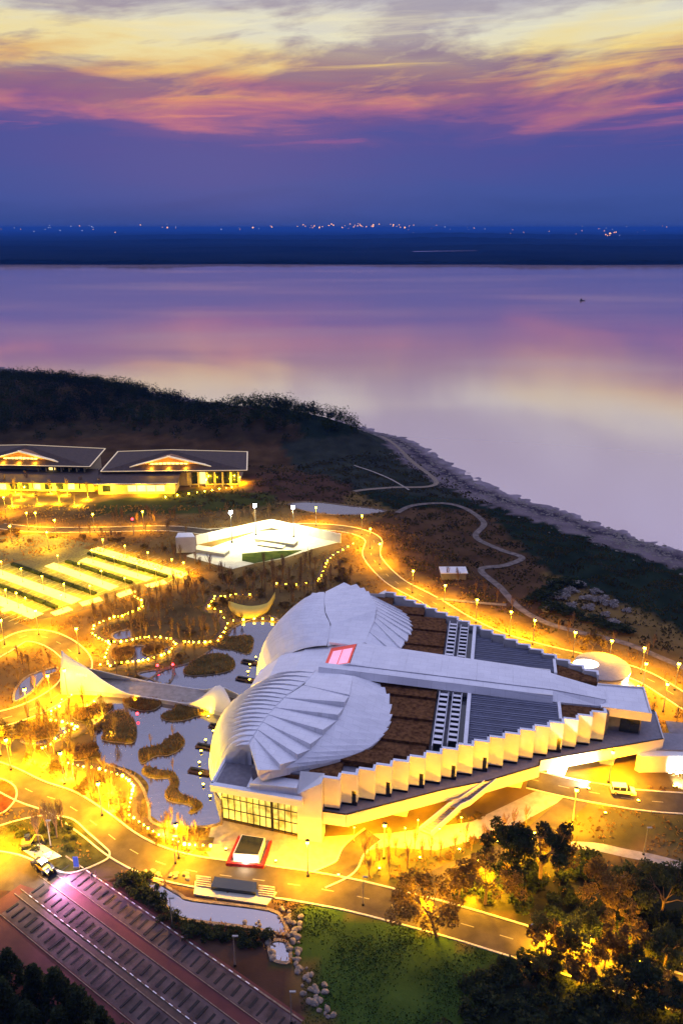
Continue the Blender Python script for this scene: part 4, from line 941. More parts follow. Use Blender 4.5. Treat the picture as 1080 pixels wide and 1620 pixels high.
for (px, py), aim in zip(((150, 1112), (215, 1112), (330, 1135)), ((140, 1080), (215, 1092), (320, 1105))):
    p = G(px, py)+Vector((0, 0, .1)); flood(p, 'added uplight in the pond washing the sail bridge wall', 'added uplights of the sail bridge', 1300, (1, .6, .01), G(*aim)+Vector((0, 0, 3)))  # uplights added to brighten the bridge wall
p = W(56.5, 16.2, .05); flood(p, 'white floodlight under the deck near the tip', 'white deck floodlights', 5000, (1, .95, .75), W(52, 11, 3))
p = W(74, 12, .05); flood(p, 'white floodlight washing the low entrance wall', 'white deck floodlights', 3600, (1, .98, .85), W(79, 8, 2))
for s, t in ((11, 33), (22, 27), (33, 20.5), (46, 13.6)):      # downlights under the deck
    t_ = thing('soffit_light', 'round downlight under the museum deck', 'downlight', W(s, t, 4.12), 'downlights under the deck')
    MB().tube([W(s, t, 4.16), W(s, t, 4.38)], .25, 8).build('can', m_head, t_); spot('soffit_glow', t_, (0, 0, -.1), 1500, GOLD, R(150), .8)

# ------------------------------------------------------------------ white court, lodges, pavilions, small buildings
ct = thing('sports_court', 'white floodlit court enclosed by a low white wall', 'court', G(405, 870))
sheet('court_floor', [G(*p) for p in S7((240, 205), (430, 140), (590, 85), (860, 150), (760, 175), (640, 215), (520, 235), (430, 258))], .03, m_lane, ct, None)
sheet('court_lawn', [G(*p) for p in S7((470, 195), (600, 185), (720, 180), (640, 212), (520, 235), (470, 225))], .05, m_lawn, ct, None)
wp = [G(*p) for p in S7((285, 158), (590, 90), (872, 152))]
for a, b in zip(wp[:-1], wp[1:]):
    n = 7
    for i in range(n): MB().bar(a.lerp(b, i/n+.002), a.lerp(b, (i+1)/n-.002), .35, 3.6).build('wall_panel', m_white2, ct)
p = G(311, 872); MB().prism([G(*q)[:2] for q in S7((205, 192), (285, 190), (272, 172), (215, 172))], 0, 6.0).build('changing_room', m_white2, ct)
for (x, y, w, d_, h) in ((345, 190, 13, 4, 1.2), (610, 150, 16, 4, 1.3), (590, 165, 10, 3, .6)):
    q = G(200+x/2.571, 800+y/2.571); MB().box(q, w, d_, h, -.35).build('platform', m_lane, ct)
for i, (x, y) in enumerate(((430, 150), (527, 120), (680, 128))):
    street_lamp(G(200+x/2.571, 800+y/2.571), ['tall white floodlight mast on the court, closest to the white box building', 'tall white floodlight mast in the middle of the court', 'tall white floodlight mast by the court side facing the ring road'][i], 'court floodlight masts', 17000, (1, .86, .40), 1.55, True)
def lodge(org, ud, L_, D, label, flip=False, wings=True):
    vd = Vector((-ud.y, ud.x, 0)); P = lambda u, v, z: org+ud*u+vd*v+Vector((0, 0, z))
    t = thing('lodge', label, 'building', org)
    B = lambda u0, u1, v0, v1, z0, z1: MB().prism([P(u0, v0, 0)[:2], P(u1, v0, 0)[:2], P(u1, v1, 0)[:2], P(u0, v1, 0)[:2]], z0, z1)
    B(4, L_-4, 3, D-2, 0, 7.6).build('wall', m_cream, t)
    pk = P(L_*.45, D*.45, 14.2); eL, eR = P(0, -.5, 7.8), P(L_, -.5, 7.8); bL, bR = P(1.5, D, 9.6), P(L_-2, D, 9.0)
    rf = MB().add([eL, eR, bR, bL, pk]+[q-Vector((0, 0, .6)) for q in (eL, eR, bR, bL)], [(0, 1, 4), (1, 2, 4), (2, 3, 4), (3, 0, 4), (5, 6, 1, 0), (6, 7, 2, 1), (7, 8, 3, 2), (8, 5, 0, 3), (8, 7, 6, 5)]).build('roof', m_roof, t)
    for a, b in ((eL, eR), (eL, bL), (eR, bR), (bL, pk), (bR, pk)): MB().bar(a+Vector((0, 0, .02)), b+Vector((0, 0, .02)), .5, .22).build('eave_trim', m_led, rf)
    # lit clerestory gable
    g0, g1, ga = P(L_*.20, 3.5, 8.9), P(L_*.74, 3.5, 8.9), P(L_*.46, 3.5, 13.3)
    gb = vd*5
    gm = MB().add([g0, g1, ga, g0+gb, g1+gb, ga+gb], [(0, 1, 2), (5, 4, 3), (0, 2, 5, 3), (2, 1, 4, 5)]).build('gable', m_gable, t)
    for a, b in ((g0, ga), (g1, ga)):
        d_ = (b-a)*.04; MB().bar(a-d_-vd*.8+Vector((0, 0, .15)), b+d_-vd*.8+Vector((0, 0, .15)), 1.8, .35).build('barge_board', m_led, gm)
    for u in (.34, .46, .58):
        lo_ = P(L_*u, .8, 9.2)-org; point('gable_light', t, lo_, 500, (1, .5, .02), .2)  # bare point lights added to brighten the gable, no lamp built
    for u in (.1, .3, .5, .72, .9):
        lo_ = P(L_*u, -.2 if (u > .55 or not wings) else -11.2, 3.4)-org; point('wall_light', t, lo_, 1300, (1, .58, .02), .2)  # likewise added to light the front wall, without a fitting
    n = 9
    for i in range(n):
        u0 = L_*(.33+.26*i/n); z1 = 10.3+.55*(1-abs(i-4)/5); B(u0, u0+L_*.26/n-.35, 3.30, 3.42, 9.25, z1).build('window', m_winlit, gm)
    if wings:
        B(.5, 34, -9, 2.9, 0, 5.0).build('wall', m_cream, t)
        w = MB().add([P(-1, -10.5, 5.1), P(35.5, -10.5, 5.1), P(35, 2.5, 7.2), P(-.5, 2.5, 7.2), P(-1, -10.5, 4.7), P(35.5, -10.5, 4.7), P(35, 2.5, 5.0), P(-.5, 2.5, 5.0)], [(0, 1, 2, 3), (4, 5, 1, 0), (5, 6, 2, 1), (6, 7, 3, 2), (7, 4, 0, 3), (7, 6, 5, 4)]).build('roof', m_roof, t)
        MB().bar(P(-1, -10.5, 5.12), P(35.5, -10.5, 5.12), .4, .2).build('eave_trim', m_fascia, w)
        for i in range(4): B(13.5+4.1*i, 17.2+4.1*i, -9.08, -9.02, 1.2, 4.0).build('window', m_winlit, t)
        B(2.5, 6, -9.08, -9.02, 1.2, 4.0).build('window', m_darkglass, t)
    for i in range(7):
        B(L_*.60+3.6*i, L_*.60+3.6*i+.5, .2, .8, 0, 7.5).build('column', m_cream, t)
        if i < 6: B(L_*.60+3.6*i+.6, L_*.60+3.6*i+3.4, 2.80, 2.94, .8, 6.6).build('window', m_darkglass if i != 1 else m_winlit, t)
    B(L_*.60-6, L_*.60-1.2, 2.2, 2.96, 0, 7.4).build('wall', m_cream, t)
    return t, P
o0 = G(163, 772); o1 = G(392, 770); ud = (o1-o0).normalized()
lodge(o0, ud, (o1-o0).length, 26, 'lodge with a wide dark hipped roof and lit timber gable at the hill foot')
o2 = G(-62, 760); o3 = G(146, 764); lodge(o2, (o3-o2).normalized(), (o3-o2).length, 26, 'lodge with lit clerestory windows behind the uplit garden', wings=False)
lv = thing('garden_building', 'low cream wing with a dark flat roof behind the uplit garden trees', 'building', G(70, 780))
MB().prism([G(*q)[:2] for q in [(-20, 775), (150, 778), (150, 762), (-20, 760)]], 0, 4.6).build('wall', m_cream, lv)
MB().prism([G(*q)[:2] for q in [(-24, 779), (158, 782), (158, 758), (-24, 756)]], 4.62, 5.0).build('roof', m_roof, lv)
for i in range(8): MB().box(G(6+18*i, 777.4)+Vector((0, -.15, 1.0)), 3.2, .1, 2.6).build('window', m_darkglass if i % 3 else m_winlit, lv)
lamp_row([(150, 772), (178, 780), (240, 784), (120, 768), (40, 768), (8, 780), (90, 776), (380, 765)], 'garden lamp in front of the lodges', 9000, .5, 'lodge garden lamps')
for px in (262, 281, 299, 312, 324, 336, 347, 358, 367):
    ball(G(px, 789-(px-262)*.15), 'ball lamp on the lawn edge before the wide-roofed lodge', 'lamps before the lodge')
# round pavilion behind the museum tip
rc = W(63.5, -28.0); rp = thing('round_pavilion', 'round flat-roofed white pavilion with a glowing court behind the museum', 'pavilion', rc)
circ = lambda r, n=40: [(rc.x+r*math.cos(2*math.pi*i/n), rc.y+r*math.sin(2*math.pi*i/n)) for i in range(n)]
MB().prism(circ(6.6), 0, 3.6).build('wall', m_white2, rp); MB().prism(circ(7.0), 3.62, 4.1).build('roof', m_deck, rp)
cc = [(rc.x-4.0+3.3*math.cos(2*math.pi*i/24), rc.y+.8+2.2*math.sin(2*math.pi*i/24)) for i in range(24)]
MB().prism(cc, 4.12, 4.3).build('court_skylight', M('white_lit_glass', (.8, .8, .75), .4, .1, .6, emit=(1, .95, .75), estr=3), rp)
flood(Vector((rc.x+8.6, rc.y-3.4, .05)), 'white floodlight at the foot of the round pavilion', 'white deck floodlights', 2400, (1, 1, .8), (rc.x+5, rc.y-2, 2.5))
# low entrance structure at the right edge
en = thing('entrance_wall', 'long low white wall with canopy beside the museum tip', 'wall', G(1040, 1195))
MB().prism([G(*q)[:2] for q in [(1003, 1218), (1010, 1222), (1110, 1222), (1110, 1212), (1012, 1208)]], 0, 4.2).build('wall', m_white2, en)
MB().prism([G(*q, 4.2)[:2] for q in [(1000, 1186), (1110, 1190), (1110, 1165), (1035, 1160)]], 4.22, 4.5).build('canopy', m_deck, en)
MB().prism([G(*q)[:2] for q in [(1056, 1224), (1110, 1226), (1110, 1218), (1056, 1217)]], 0, .8).build('bench_wall', m_white2, en)
ys = thing('kiosk', 'small yellow-lit box kiosk at the far side of the museum tip', 'kiosk', G(1072, 1172))
MB().box(G(1072, 1172), 5, 4, 3.2, -.2).build('wall', m_yelpaint, ys); MB().box(G(1072, 1172)+Vector((0, 0, 3.21)), 5.6, 4.6, .25, -.2).build('roof', m_grey, ys)
# yellow crescent shelter
cr = thing('crescent_shelter', 'yellow crescent-shaped shelter roof with an upturned end', 'shelter', G(398, 972)); mb = MB()
ca_, cb_ = G(362, 968, 0), G(436, 966, 0); n = 18; vs = []
for i in range(n+1):
    u = i/n; c = ca_.lerp(cb_, u); wdt = 3.4*math.sin(math.pi*u**.8)**.8+.08; z = .6+1.4*(2*u-1)**2+2.6*max(0, u-.86)/.14
    vs += [(c.x, c.y-wdt-2*math.sin(math.pi*u), z), (c.x, c.y+wdt*.3-2*math.sin(math.pi*u), z+1.7), (c.x, c.y+wdt*.3-2*math.sin(math.pi*u)+.3, z+1.5), (c.x, c.y-wdt-2*math.sin(math.pi*u)+.2, z-.4)]
fs = [(4*i+q, 4*i+(q+1) % 4, 4*i+4+(q+1) % 4, 4*i+4+q) for i in range(n) for q in range(4)]+[(3, 2, 1, 0), (4*n, 4*n+1, 4*n+2, 4*n+3)]
mb.add(vs, fs).build('shelter_roof', m_yelpaint, cr, True)
for i in (4, 9, 14): MB().tube([(vs[4*i][0], vs[4*i][1]+.5, 0), (vs[4*i][0], vs[4*i][1]+.6, vs[4*i][2]+.1)], .15, 6).build('post', m_pole, cr)
sh = thing('field_shed', 'small pale flat-roofed shed in the dark field behind the ring road', 'shed', GT(716, 913))
b = OFF[sh.name]; MB().box(b, 8, 4.5, 2.4).build('wall', m_grey, sh); MB().box(b+Vector((0, 0, 2.41)), 9, 5.4, .25).build('roof', m_white2, sh)
# sunken light court with red hedge
lc = thing('light_court', 'boxed glass light court framed by a red hedge on the forecourt', 'light court', G(392, 1352))
Q = [G(*q) for q in S6((805, 158), (850, 58), (968, 76), (938, 168))]
cen = sum(Q, Vector())/4
ins = lambda f: [q+(cen-q)*f for q in Q]
for i in (0, 2, 3):
    a, b = Q[i], Q[(i+1) % 4]; a2, b2 = ins(.14)[i], ins(.14)[(i+1) % 4]; MB().prism([a[:2], b[:2], b2[:2], a2[:2]], .02, .75).build('hedge', m_red, lc)
MB().prism([p[:2] for p in ins(.30)], .02, 2.0).build('court_box', m_white2, lc); MB().prism([p[:2] for p in ins(.36)], 2.01, 2.08).build('court_glass', m_darkglass, lc)
i14, i30 = ins(.15), ins(.295)
MB().prism([i14[3][:2], i14[0][:2], i30[0][:2], i30[3][:2]], .03, .35).build('lit_ledge', m_lane, lc)
t = thing('ledge_lamp', 'bright white lamp on the ledge of the red-hedged light court', 'lamp', ((i14[0]+i14[3])/2+Vector((0, -.1, .4)))); pb = OFF[t.name]
MB().box(pb, .5, .3, .3).build('lamp_body', m_cool, t); point('ledge_glow', t, (0, -.3, .8), 260, (1, .95, .8))
# lower terrace with dark slab and steps by the stream
tr = thing('stream_terrace', 'pale stone terrace with a dark slab and steps by the stream', 'terrace', G(370, 1410))
MB().prism([G(*q)[:2] for q in S6((695, 215), (985, 255), (950, 300), (690, 262))], .02, .30).build('terrace_floor', m_lane, tr)
MB().prism([G(*q)[:2] for q in S6((765, 212), (915, 232), (912, 268), (752, 248))], .31, 1.1).build('dark_slab', m_darkglass, tr)
for (x0, x1, y0) in ((700, 752, 205), (922, 978, 240)):
    for k in range(5):
        MB().prism([G(*q)[:2] for q in S6((x0, y0+k*6), (x1, y0+7+k*6), (x1-1, y0+12+k*6), (x0-1, y0+5+k*6))], .32, 1.05-.13*k).build('step', m_pave, tr)

# ------------------------------------------------------------------ vegetation
def blade_crown(rg, clumps, leaf, n, flat=.8):
    """leaf quads scattered through clumps: list of (centre, radius)"""
    cs = np.array([c[0] for c in clumps]); rs = np.array([c[1] for c in clumps])
    k = rg.choice(len(clumps), n, p=rs**2/np.sum(rs**2))
    d = rg.normal(size=(n, 3)); d /= np.linalg.norm(d, axis=1)[:, None]
    r = rs[k]*(.35+.65*rg.random(n)**.5); c = cs[k]+d*r[:, None]*np.array([1, 1, flat])
    a = rg.normal(size=(n, 3)); a /= np.linalg.norm(a, axis=1)[:, None]
    b = np.cross(a, rg.normal(size=(n, 3))); b /= np.linalg.norm(b, axis=1)[:, None]
    s = leaf*(.6+.8*rg.random(n))[:, None]; a *= s; b *= s*.6
    v = np.stack([c-a, c-b*.9, c+a, c+b*.9], 1).reshape(-1, 3)
    return v, np.arange(4*n).reshape(n, 4)
def arr_mesh(name, v, f, mat):
    me = bpy.data.meshes.new(name); me.vertices.add(len(v)); me.vertices.foreach_set('co', np.asarray(v, np.float32).ravel())
    f = np.asarray(f); k = f.shape[1]; me.loops.add(f.size); me.loops.foreach_set('vertex_index', f.ravel().astype(np.int32))
    me.polygons.add(len(f)); me.polygons.foreach_set('loop_start', np.arange(0, f.size, k, dtype=np.int32))
    me.update(calc_edges=True); me.validate(); me.materials.append(mat); return me
def branchy(rg, base, d, l, r, lev, mb, tips, spread=.5, up=.25):
    p = base; pts = [p]; dd = d.copy()
    for i in range(3):
        dd = (dd+Vector(rg.normal(size=3))*.12+Vector((0, 0, up*.3))).normalized(); p = p+dd*l/3; pts.append(p)
    mb.tube(pts, [r, r*.8, r*.62, r*.45], 4 if lev < 2 else 3, False)
    if lev == 0: tips.append(p); return
    for i in range(3 if lev > 1 else 2):
        a = Vector(rg.normal(size=3)); a.z = abs(a.z)*.6+up; nd = (dd*(1-spread)+a.normalized()*spread).normalized()
        branchy(rg, pts[1+(i % 3)], nd, l*.66, r*.5, lev-1, mb, tips, spread, up)
# bare saplings: three shared shapes
BARE = []
for sd in range(4):
    rg = np.random.default_rng(50+sd); tr_ = MB(); tr_.tube([(0, 0, 0), (.05, .03, 1.2), (.0, .08, 2.4), (.06, .0, 4.2)], [.16, .13, .10, .05], 5)
    cw = MB(); tips = []
    for i in range(11):
        z = 1.3+2.7*i/11; a = i*2.4; branchy(rg, Vector((0, .04, z)), Vector((math.cos(a)*.5, math.sin(a)*.5, .95)).normalized(), 2.0-.09*i, .075, 2, cw, tips, .35, .55)
    BARE.append((tr_.me('trunk', mat=m_bark), cw.me('crown', mat=m_twig)))
def bare_tree(p, label, group, sc=1.0, light=0):
    t = thing('bare_tree', label, 'tree', p, group, random.random()*6.28); t.scale = (sc*.9, sc*.9, sc*(.9+.3*random.random()))
    a, b = random.choice(BARE); put('trunk', a, None, t); put('crown', b, None, t)
    if light:
        point('tree_uplight', t, (.6, -.8, .6), light, (1, .66, .02), .1)
def scatter_ok(x, y):
    ok = np.ones(np.shape(x), bool)
    for P in EXP: ok &= ~inpoly(x, y, P)
    for path, w in EXR:
        pts = np.array([(p.x, p.y) for p in path])
        for i in range(0, len(pts)-1):
            ax_, ay_ = pts[i]; dx, dy = pts[i+1]-pts[i]; l2 = dx*dx+dy*dy+1e-9
            t = np.clip(((x-ax_)*dx+(y-ay_)*dy)/l2, 0, 1); ok &= ((x-ax_-t*dx)**2+(y-ay_-t*dy)**2) > w*w
    return ok
MUSP = [W(*p) for p in [(-27, 0), (-26, 17), (-20, 33), (-17, 43), (6, 43.5), (74, 8), (74, -8), (6, -43.5), (-17, -43), (-20, -33), (-26, -17)]]
EXP += [MUSP, [q0, q1, q2, q3], [G(*p) for p in [(335, 1305), (345, 1296), (475, 1325), (620, 1318), (745, 1300), (860, 1245), (895, 1262), (800, 1315), (690, 1345), (610, 1340), (560, 1350), (540, 1372), (500, 1388), (440, 1381), (340, 1368), (325, 1345)]],
        [CP(-3, -14), CP(LEN, -14), CP(LEN, off_c+1), CP(-3, off_c+1)], [G(*p) for p in S7((190, 205), (285, 150), (590, 75), (880, 150), (760, 180), (640, 220), (430, 265))],
        [W(63.5+9*math.cos(i*.4), -28+9*math.sin(i*.4)) for i in range(16)], [p for p in (o0-ud*2+Vector((0, -12, 0)), o1+Vector((2, -4, 0)), o1+Vector((2, 30, 0)), o2+Vector((0, 30, 0)), o2)],
        [b for b in [p+sd_ for p, sd_ in ((bpath[i], side(bpath, i)*4) for i in range(0, NB+1, 4))]+[p+sd_ for p, sd_ in ((bpath[i], side(bpath, i)*-4) for i in range(NB, -1, -4))]]]
def scatter(poly, n, gap=1.5):
    P = [G(*q) for q in poly]; xs = [p.x for p in P]; ys = [p.y for p in P]
    x = rng.uniform(min(xs), max(xs), n*30); y = rng.uniform(min(ys), max(ys), n*30)
    m = inpoly(x, y, P); x, y = x[m], y[m]; m = scatter_ok(x, y); out = []
    for a, b in zip(x[m], y[m]):
        if all((a-c)**2+(b-d_)**2 > gap*gap for c, d_ in out): out.append((a, b))
        if len(out) >= n: break
    return out
def bares(poly, n, label, group, sc=(.9, 1.35), gap=1.8):
    for x, y in scatter(poly, n, gap): bare_tree((x, y, float(height(np.array([x]), np.array([y]))[0])), label, group, random.uniform(*sc))
bares([(140, 975), (300, 925), (330, 960), (250, 985), (230, 1010), (160, 1000)], 48, 'bare sapling in the grove below the bright upper car park', 'saplings below the upper car park')
bares([(300, 890), (470, 905), (545, 880), (560, 920), (470, 960), (340, 960)], 46, 'bare sapling in the brown wood between court and museum', 'saplings in the brown wood')
bares([(230, 1000), (400, 980), (380, 1010), (260, 1060), (200, 1080), (160, 1080)], 34, 'bare sapling beside the upper pools', 'saplings by the upper pools', (.7, 1))
bares([(180, 820), (430, 815), (430, 828), (300, 850), (180, 838)], 26, 'bare sapling on the verge above the floodlit court', 'saplings above the court', (.8, 1.1))
bares([(0, 840), (130, 845), (250, 870), (300, 900), (290, 880), (160, 850), (0, 835)], 30, 'bare sapling on the verge above the bright car park', 'saplings above the upper car park', (.7, 1))
bares([(600, 870), (900, 1010), (1080, 1060), (1080, 1040), (900, 985), (760, 940), (640, 860)], 24, 'bare sapling on the outer verge of the ring road', 'saplings outside the ring road', (.8, 1.1), 3)
bares([(0, 1040), (95, 1050), (60, 1100), (0, 1120)], 8, 'bare sapling round the small side pond', 'saplings at the side pond', (.8, 1.1))
bares([(520, 1350), (660, 1320), (860, 1290), (850, 1330), (700, 1360), (560, 1395)], 22, 'bare sapling on the lawn below the museum deck', 'saplings below the deck', (.7, 1))
bares([(950, 1100), (1080, 1110), (1080, 1160), (1010, 1160)], 6, 'bare sapling on the lit lawn past the museum tip', 'saplings past the tip', (.7, 1))
bares([(880, 1215), (990, 1225), (1000, 1240), (900, 1240)], 4, 'bare sapling on the grass between the drive and the tip', 'saplings by the drive', (.8, 1))
bares([(60, 1300), (130, 1310), (150, 1345), (90, 1360), (60, 1340)], 7, 'bare sapling on the planted traffic island', 'saplings on the traffic island', (1, 1.3), 1)
for (px, py), lb in zip(list(S5((466, 285), (522, 360), (578, 305), (425, 595), (520, 610), (300, 540), (230, 485), (150, 480), (490, 680), (845, 880), (760, 790), (380, 235), (330, 530))), ['uplit yellow tree at the back of the three-tree island', 'uplit yellow tree at the front of the three-tree island', 'uplit yellow tree at the side of the three-tree island by the red lamp', 'uplit shrub tree on the near shore, second bay', 'uplit slim tree on the near shore beside the walk bend', 'uplit tree clump on the near shore, first bay', 'uplit tree between the near shore walk and the junction', 'uplit tree closest to the junction on the near shore', 'uplit tree by the road lamp on the pond bank', 'uplit small tree near the forecourt end of the shore walk', 'uplit bare tree on the last bit of pond bank', 'uplit slim tree under the sail bridge foot', 'uplit twin of the first-bay tree clump']):
    bare_tree(G(px, py)+Vector((0, 0, .1)), lb, None, 1.15, 1300)
for px, py in [(10, 776), (25, 782), (35, 790), (55, 784), (60, 798), (80, 780), (95, 796), (108, 784), (118, 800), (130, 776), (140, 790), (160, 780), (20, 800), (45, 772)]:
    bare_tree(G(px, py), 'uplit yellow tree in the lodge garden', 'uplit lodge garden trees', 1.3, 2200)
for (px, py), lb in zip(S5((680, 405), (780, 375), (675, 500), (780, 525), (775, 735)), ['bare twiggy tree on the tip of the upper winding island', 'bare twiggy tree on the broad end of the upper winding island', 'bare twiggy tree at the start of the snaking island', 'bare twiggy tree in the middle of the snaking island', 'bare pinkish tree on the pond bank near the forecourt']):
    bare_tree(G(px, py)+Vector((0, 0, .5)), lb, None, .62)
bares([(130, 1185), (180, 1215), (230, 1280), (330, 1325), (330, 1350), (230, 1335), (150, 1270), (90, 1225)], 22, 'bare sapling on the near pond bank above the road', 'saplings on the near pond bank', (.7, 1.1), 1.4)
bares([(0, 1150), (120, 1120), (150, 1180), (60, 1200), (0, 1190)], 18, 'bare sapling among the banks near the junction', 'saplings near the junction', (.7, 1.1), 1.4)
# broadleaf trees
def leaf_tree(p, label, h, rad, leafmat, seed, n=5000, group=None, leaf=.24, lean=(0, 0), nb=7, light=0):
    rg = np.random.default_rng(seed); t = thing('leafy_tree', label, 'tree', p, group)
    tr_ = MB(); tips = []; b0 = Vector((0, 0, 0)); p1 = Vector((lean[0]*.3, lean[1]*.3, h*.22)); p2 = Vector((lean[0]*.6, lean[1]*.6, h*.45))
    tr_.tube([b0, p1, p2], [h*.032, h*.024, h*.017], 7); clumps = []
    for i in range(nb):
        a = 2.4*i+rg.random(); el_ = .25+.75*rg.random(); rr = rad*(.45+.45*rg.random())
        e = Vector((lean[0]+math.cos(a)*rr, lean[1]+math.sin(a)*rr, h*(.52+.36*el_*(1-.35*rr/rad))))
        m = p2.lerp(e, .5)+Vector((0, 0, .2)); tr_.tube([p1.lerp(p2, .3+.1*(i % 7)), m, e], [h*.013, h*.009, h*.004], 5)
        for j in range(4):
            o = Vector(rg.normal(size=3))*rad*.26; clumps.append((tuple(e+o), rad*(.16+.20*rg.random()))); tr_.tube([m.lerp(e, .6), e+o*.8], [h*.006, h*.002], 4, False)
    clumps.append(((lean[0], lean[1], h*.86), rad*.3))
    v, f = blade_crown(rg, clumps, leaf, n); v[:, 2] = np.maximum(v[:, 2], h*.2)
    put('trunk', tr_.me('trunk', mat=m_bark), None, t); put('crown', arr_mesh('crown', v, f, leafmat), None, t)
    if light: point('tree_uplight', t, (lean[0]+.6, lean[1]+1.4, h*.42), light*1.5, (1, .47, .008), .9)  # light added within the crown to make the leaves glow, no lamp there
    return t
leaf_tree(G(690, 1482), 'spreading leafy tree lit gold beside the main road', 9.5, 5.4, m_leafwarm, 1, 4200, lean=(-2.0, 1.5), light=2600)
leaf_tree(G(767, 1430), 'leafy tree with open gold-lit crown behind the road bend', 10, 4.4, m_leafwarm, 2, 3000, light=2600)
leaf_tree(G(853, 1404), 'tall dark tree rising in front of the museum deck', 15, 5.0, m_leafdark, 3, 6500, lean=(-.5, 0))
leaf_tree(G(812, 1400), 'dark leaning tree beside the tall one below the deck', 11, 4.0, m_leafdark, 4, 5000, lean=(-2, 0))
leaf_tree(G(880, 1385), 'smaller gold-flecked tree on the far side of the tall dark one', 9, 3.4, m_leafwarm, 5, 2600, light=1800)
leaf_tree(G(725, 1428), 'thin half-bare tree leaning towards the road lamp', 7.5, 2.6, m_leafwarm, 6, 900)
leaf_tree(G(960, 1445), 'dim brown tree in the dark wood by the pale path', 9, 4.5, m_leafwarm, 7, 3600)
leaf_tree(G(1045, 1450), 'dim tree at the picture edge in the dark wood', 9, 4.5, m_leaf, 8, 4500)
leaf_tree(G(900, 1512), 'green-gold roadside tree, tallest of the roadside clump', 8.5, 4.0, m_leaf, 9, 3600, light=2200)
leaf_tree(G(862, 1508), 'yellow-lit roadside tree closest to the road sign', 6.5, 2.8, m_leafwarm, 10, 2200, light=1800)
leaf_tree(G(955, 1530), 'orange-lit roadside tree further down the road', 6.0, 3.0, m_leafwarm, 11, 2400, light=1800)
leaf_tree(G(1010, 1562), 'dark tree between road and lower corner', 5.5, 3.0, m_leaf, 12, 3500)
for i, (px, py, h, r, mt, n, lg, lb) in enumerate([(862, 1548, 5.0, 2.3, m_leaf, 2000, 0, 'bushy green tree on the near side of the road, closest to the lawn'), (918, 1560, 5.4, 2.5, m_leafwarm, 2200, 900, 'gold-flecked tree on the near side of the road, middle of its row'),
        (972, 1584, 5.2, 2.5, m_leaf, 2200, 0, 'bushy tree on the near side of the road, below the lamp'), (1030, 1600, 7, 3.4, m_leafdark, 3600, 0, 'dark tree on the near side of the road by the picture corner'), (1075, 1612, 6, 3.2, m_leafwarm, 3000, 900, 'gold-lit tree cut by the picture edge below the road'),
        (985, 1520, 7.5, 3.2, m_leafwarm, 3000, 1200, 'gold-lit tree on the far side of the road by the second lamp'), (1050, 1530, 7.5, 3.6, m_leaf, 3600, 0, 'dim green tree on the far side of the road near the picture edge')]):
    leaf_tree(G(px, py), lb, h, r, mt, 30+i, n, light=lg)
leaf_tree(G(18, 1196), 'dark tree with layered branches beside the loop road', 7.5, 3.6, m_leafwarm, 13, 1700)
leaf_tree(G(935, 1035), 'round golden tree beyond the ring road', 6, 3.0, m_leafwarm, 14, 1800)
# dark conifers in the lower corner
def conifer_mesh(seed):
    rg = np.random.default_rng(seed); cl = []
    for i in range(16):
        z = 1.2+7.6*i/16; r = 2.5*(1-i/17)+.25
        for j in range(5):
            a = rg.random()*6.28; cl.append(((math.cos(a)*r*.7, math.sin(a)*r*.7, z), .35+r*.25))
    v, f = blade_crown(rg, cl, .26, 4200, .6); return arr_mesh('crown', v, f, m_leafdark)
CON = [conifer_mesh(s) for s in (21, 22, 23)]; ctrunk = MB().tube([(0, 0, 0), (0, 0, 8.6)], [.2, .03], 6).me('trunk', mat=m_bark)
for i, (px, py) in enumerate([(20, 1560), (60, 1580), (95, 1600), (130, 1625), (10, 1610), (50, 1640), (165, 1650), (-20, 1540), (100, 1650), (200, 1680), (150, 1690), (30, 1690), (-30, 1600), (235, 1710)]):
    t = thing('conifer', 'dark bushy conifer in the group at the corner of the car park', 'tree', G(px, py), 'dark conifers at the car park corner', i*1.3); s = random.uniform(.75, 1.0); t.scale = (s*1.1, s*1.1, s)
    put('trunk', ctrunk, None, t); put('crown', CON[i % 3], None, t)
# shrubs
SHR = []
for sd in range(4):
    rg = np.random.default_rng(70+sd); cl = [((rg.normal()*.55, rg.normal()*.55, .5+.45*rg.random()), .35+.3*rg.random()) for _ in range(9)]
    v, f = blade_crown(rg, cl, .17, 420, .8); v[:, 2] = np.maximum(v[:, 2], .02); SHR.append({m.name: arr_mesh('shrub', v, f, m) for m in (m_leafdark, m_leaf, m_leafwarm, m_blossom, m_red)})
def shrubs(poly, n, label, group, mat, sc=(.8, 1.6), gap=1.2, terrain=False):
    for x, y in scatter(poly, n, gap):
        o = put('shrub', random.choice(SHR)[mat.name], None, None, (x, y, float(height(np.array([x]), np.array([y]))[0]))); o.rotation_euler.z = random.random()*6.28
        s = random.uniform(*sc); o.scale = (s, s, s*random.uniform(.7, 1.1)); tag(o, label, 'shrub', group)
shrubs([(700, 1360), (880, 1345), (1090, 1390), (1090, 1540), (880, 1490), (715, 1440)], 44, 'dark shrub in the wood between road and pale path', 'shrubs in the dark wood', m_leafdark, (1.2, 2.4), 1.8)
shrubs([(760, 1520), (880, 1535), (1090, 1600), (1090, 1680), (700, 1680)], 44, 'dark shrub on the slope below the main road', 'shrubs below the main road', m_leafdark, (1.2, 2.4), 1.6)
shrubs([(840, 1480), (1090, 1550), (1090, 1590), (850, 1520)], 22, 'gold-lit shrub along the lower stretch of the main road', 'roadside shrubs', m_leafwarm, (.9, 1.6), 1.0)
shrubs([(185, 1395), (240, 1385), (262, 1440), (290, 1460), (430, 1482), (430, 1510), (300, 1480), (200, 1425)], 34, 'dark shrub on the bank between car park and stream', 'shrubs on the stream bank', m_leafdark, (.7, 1.5), .9)
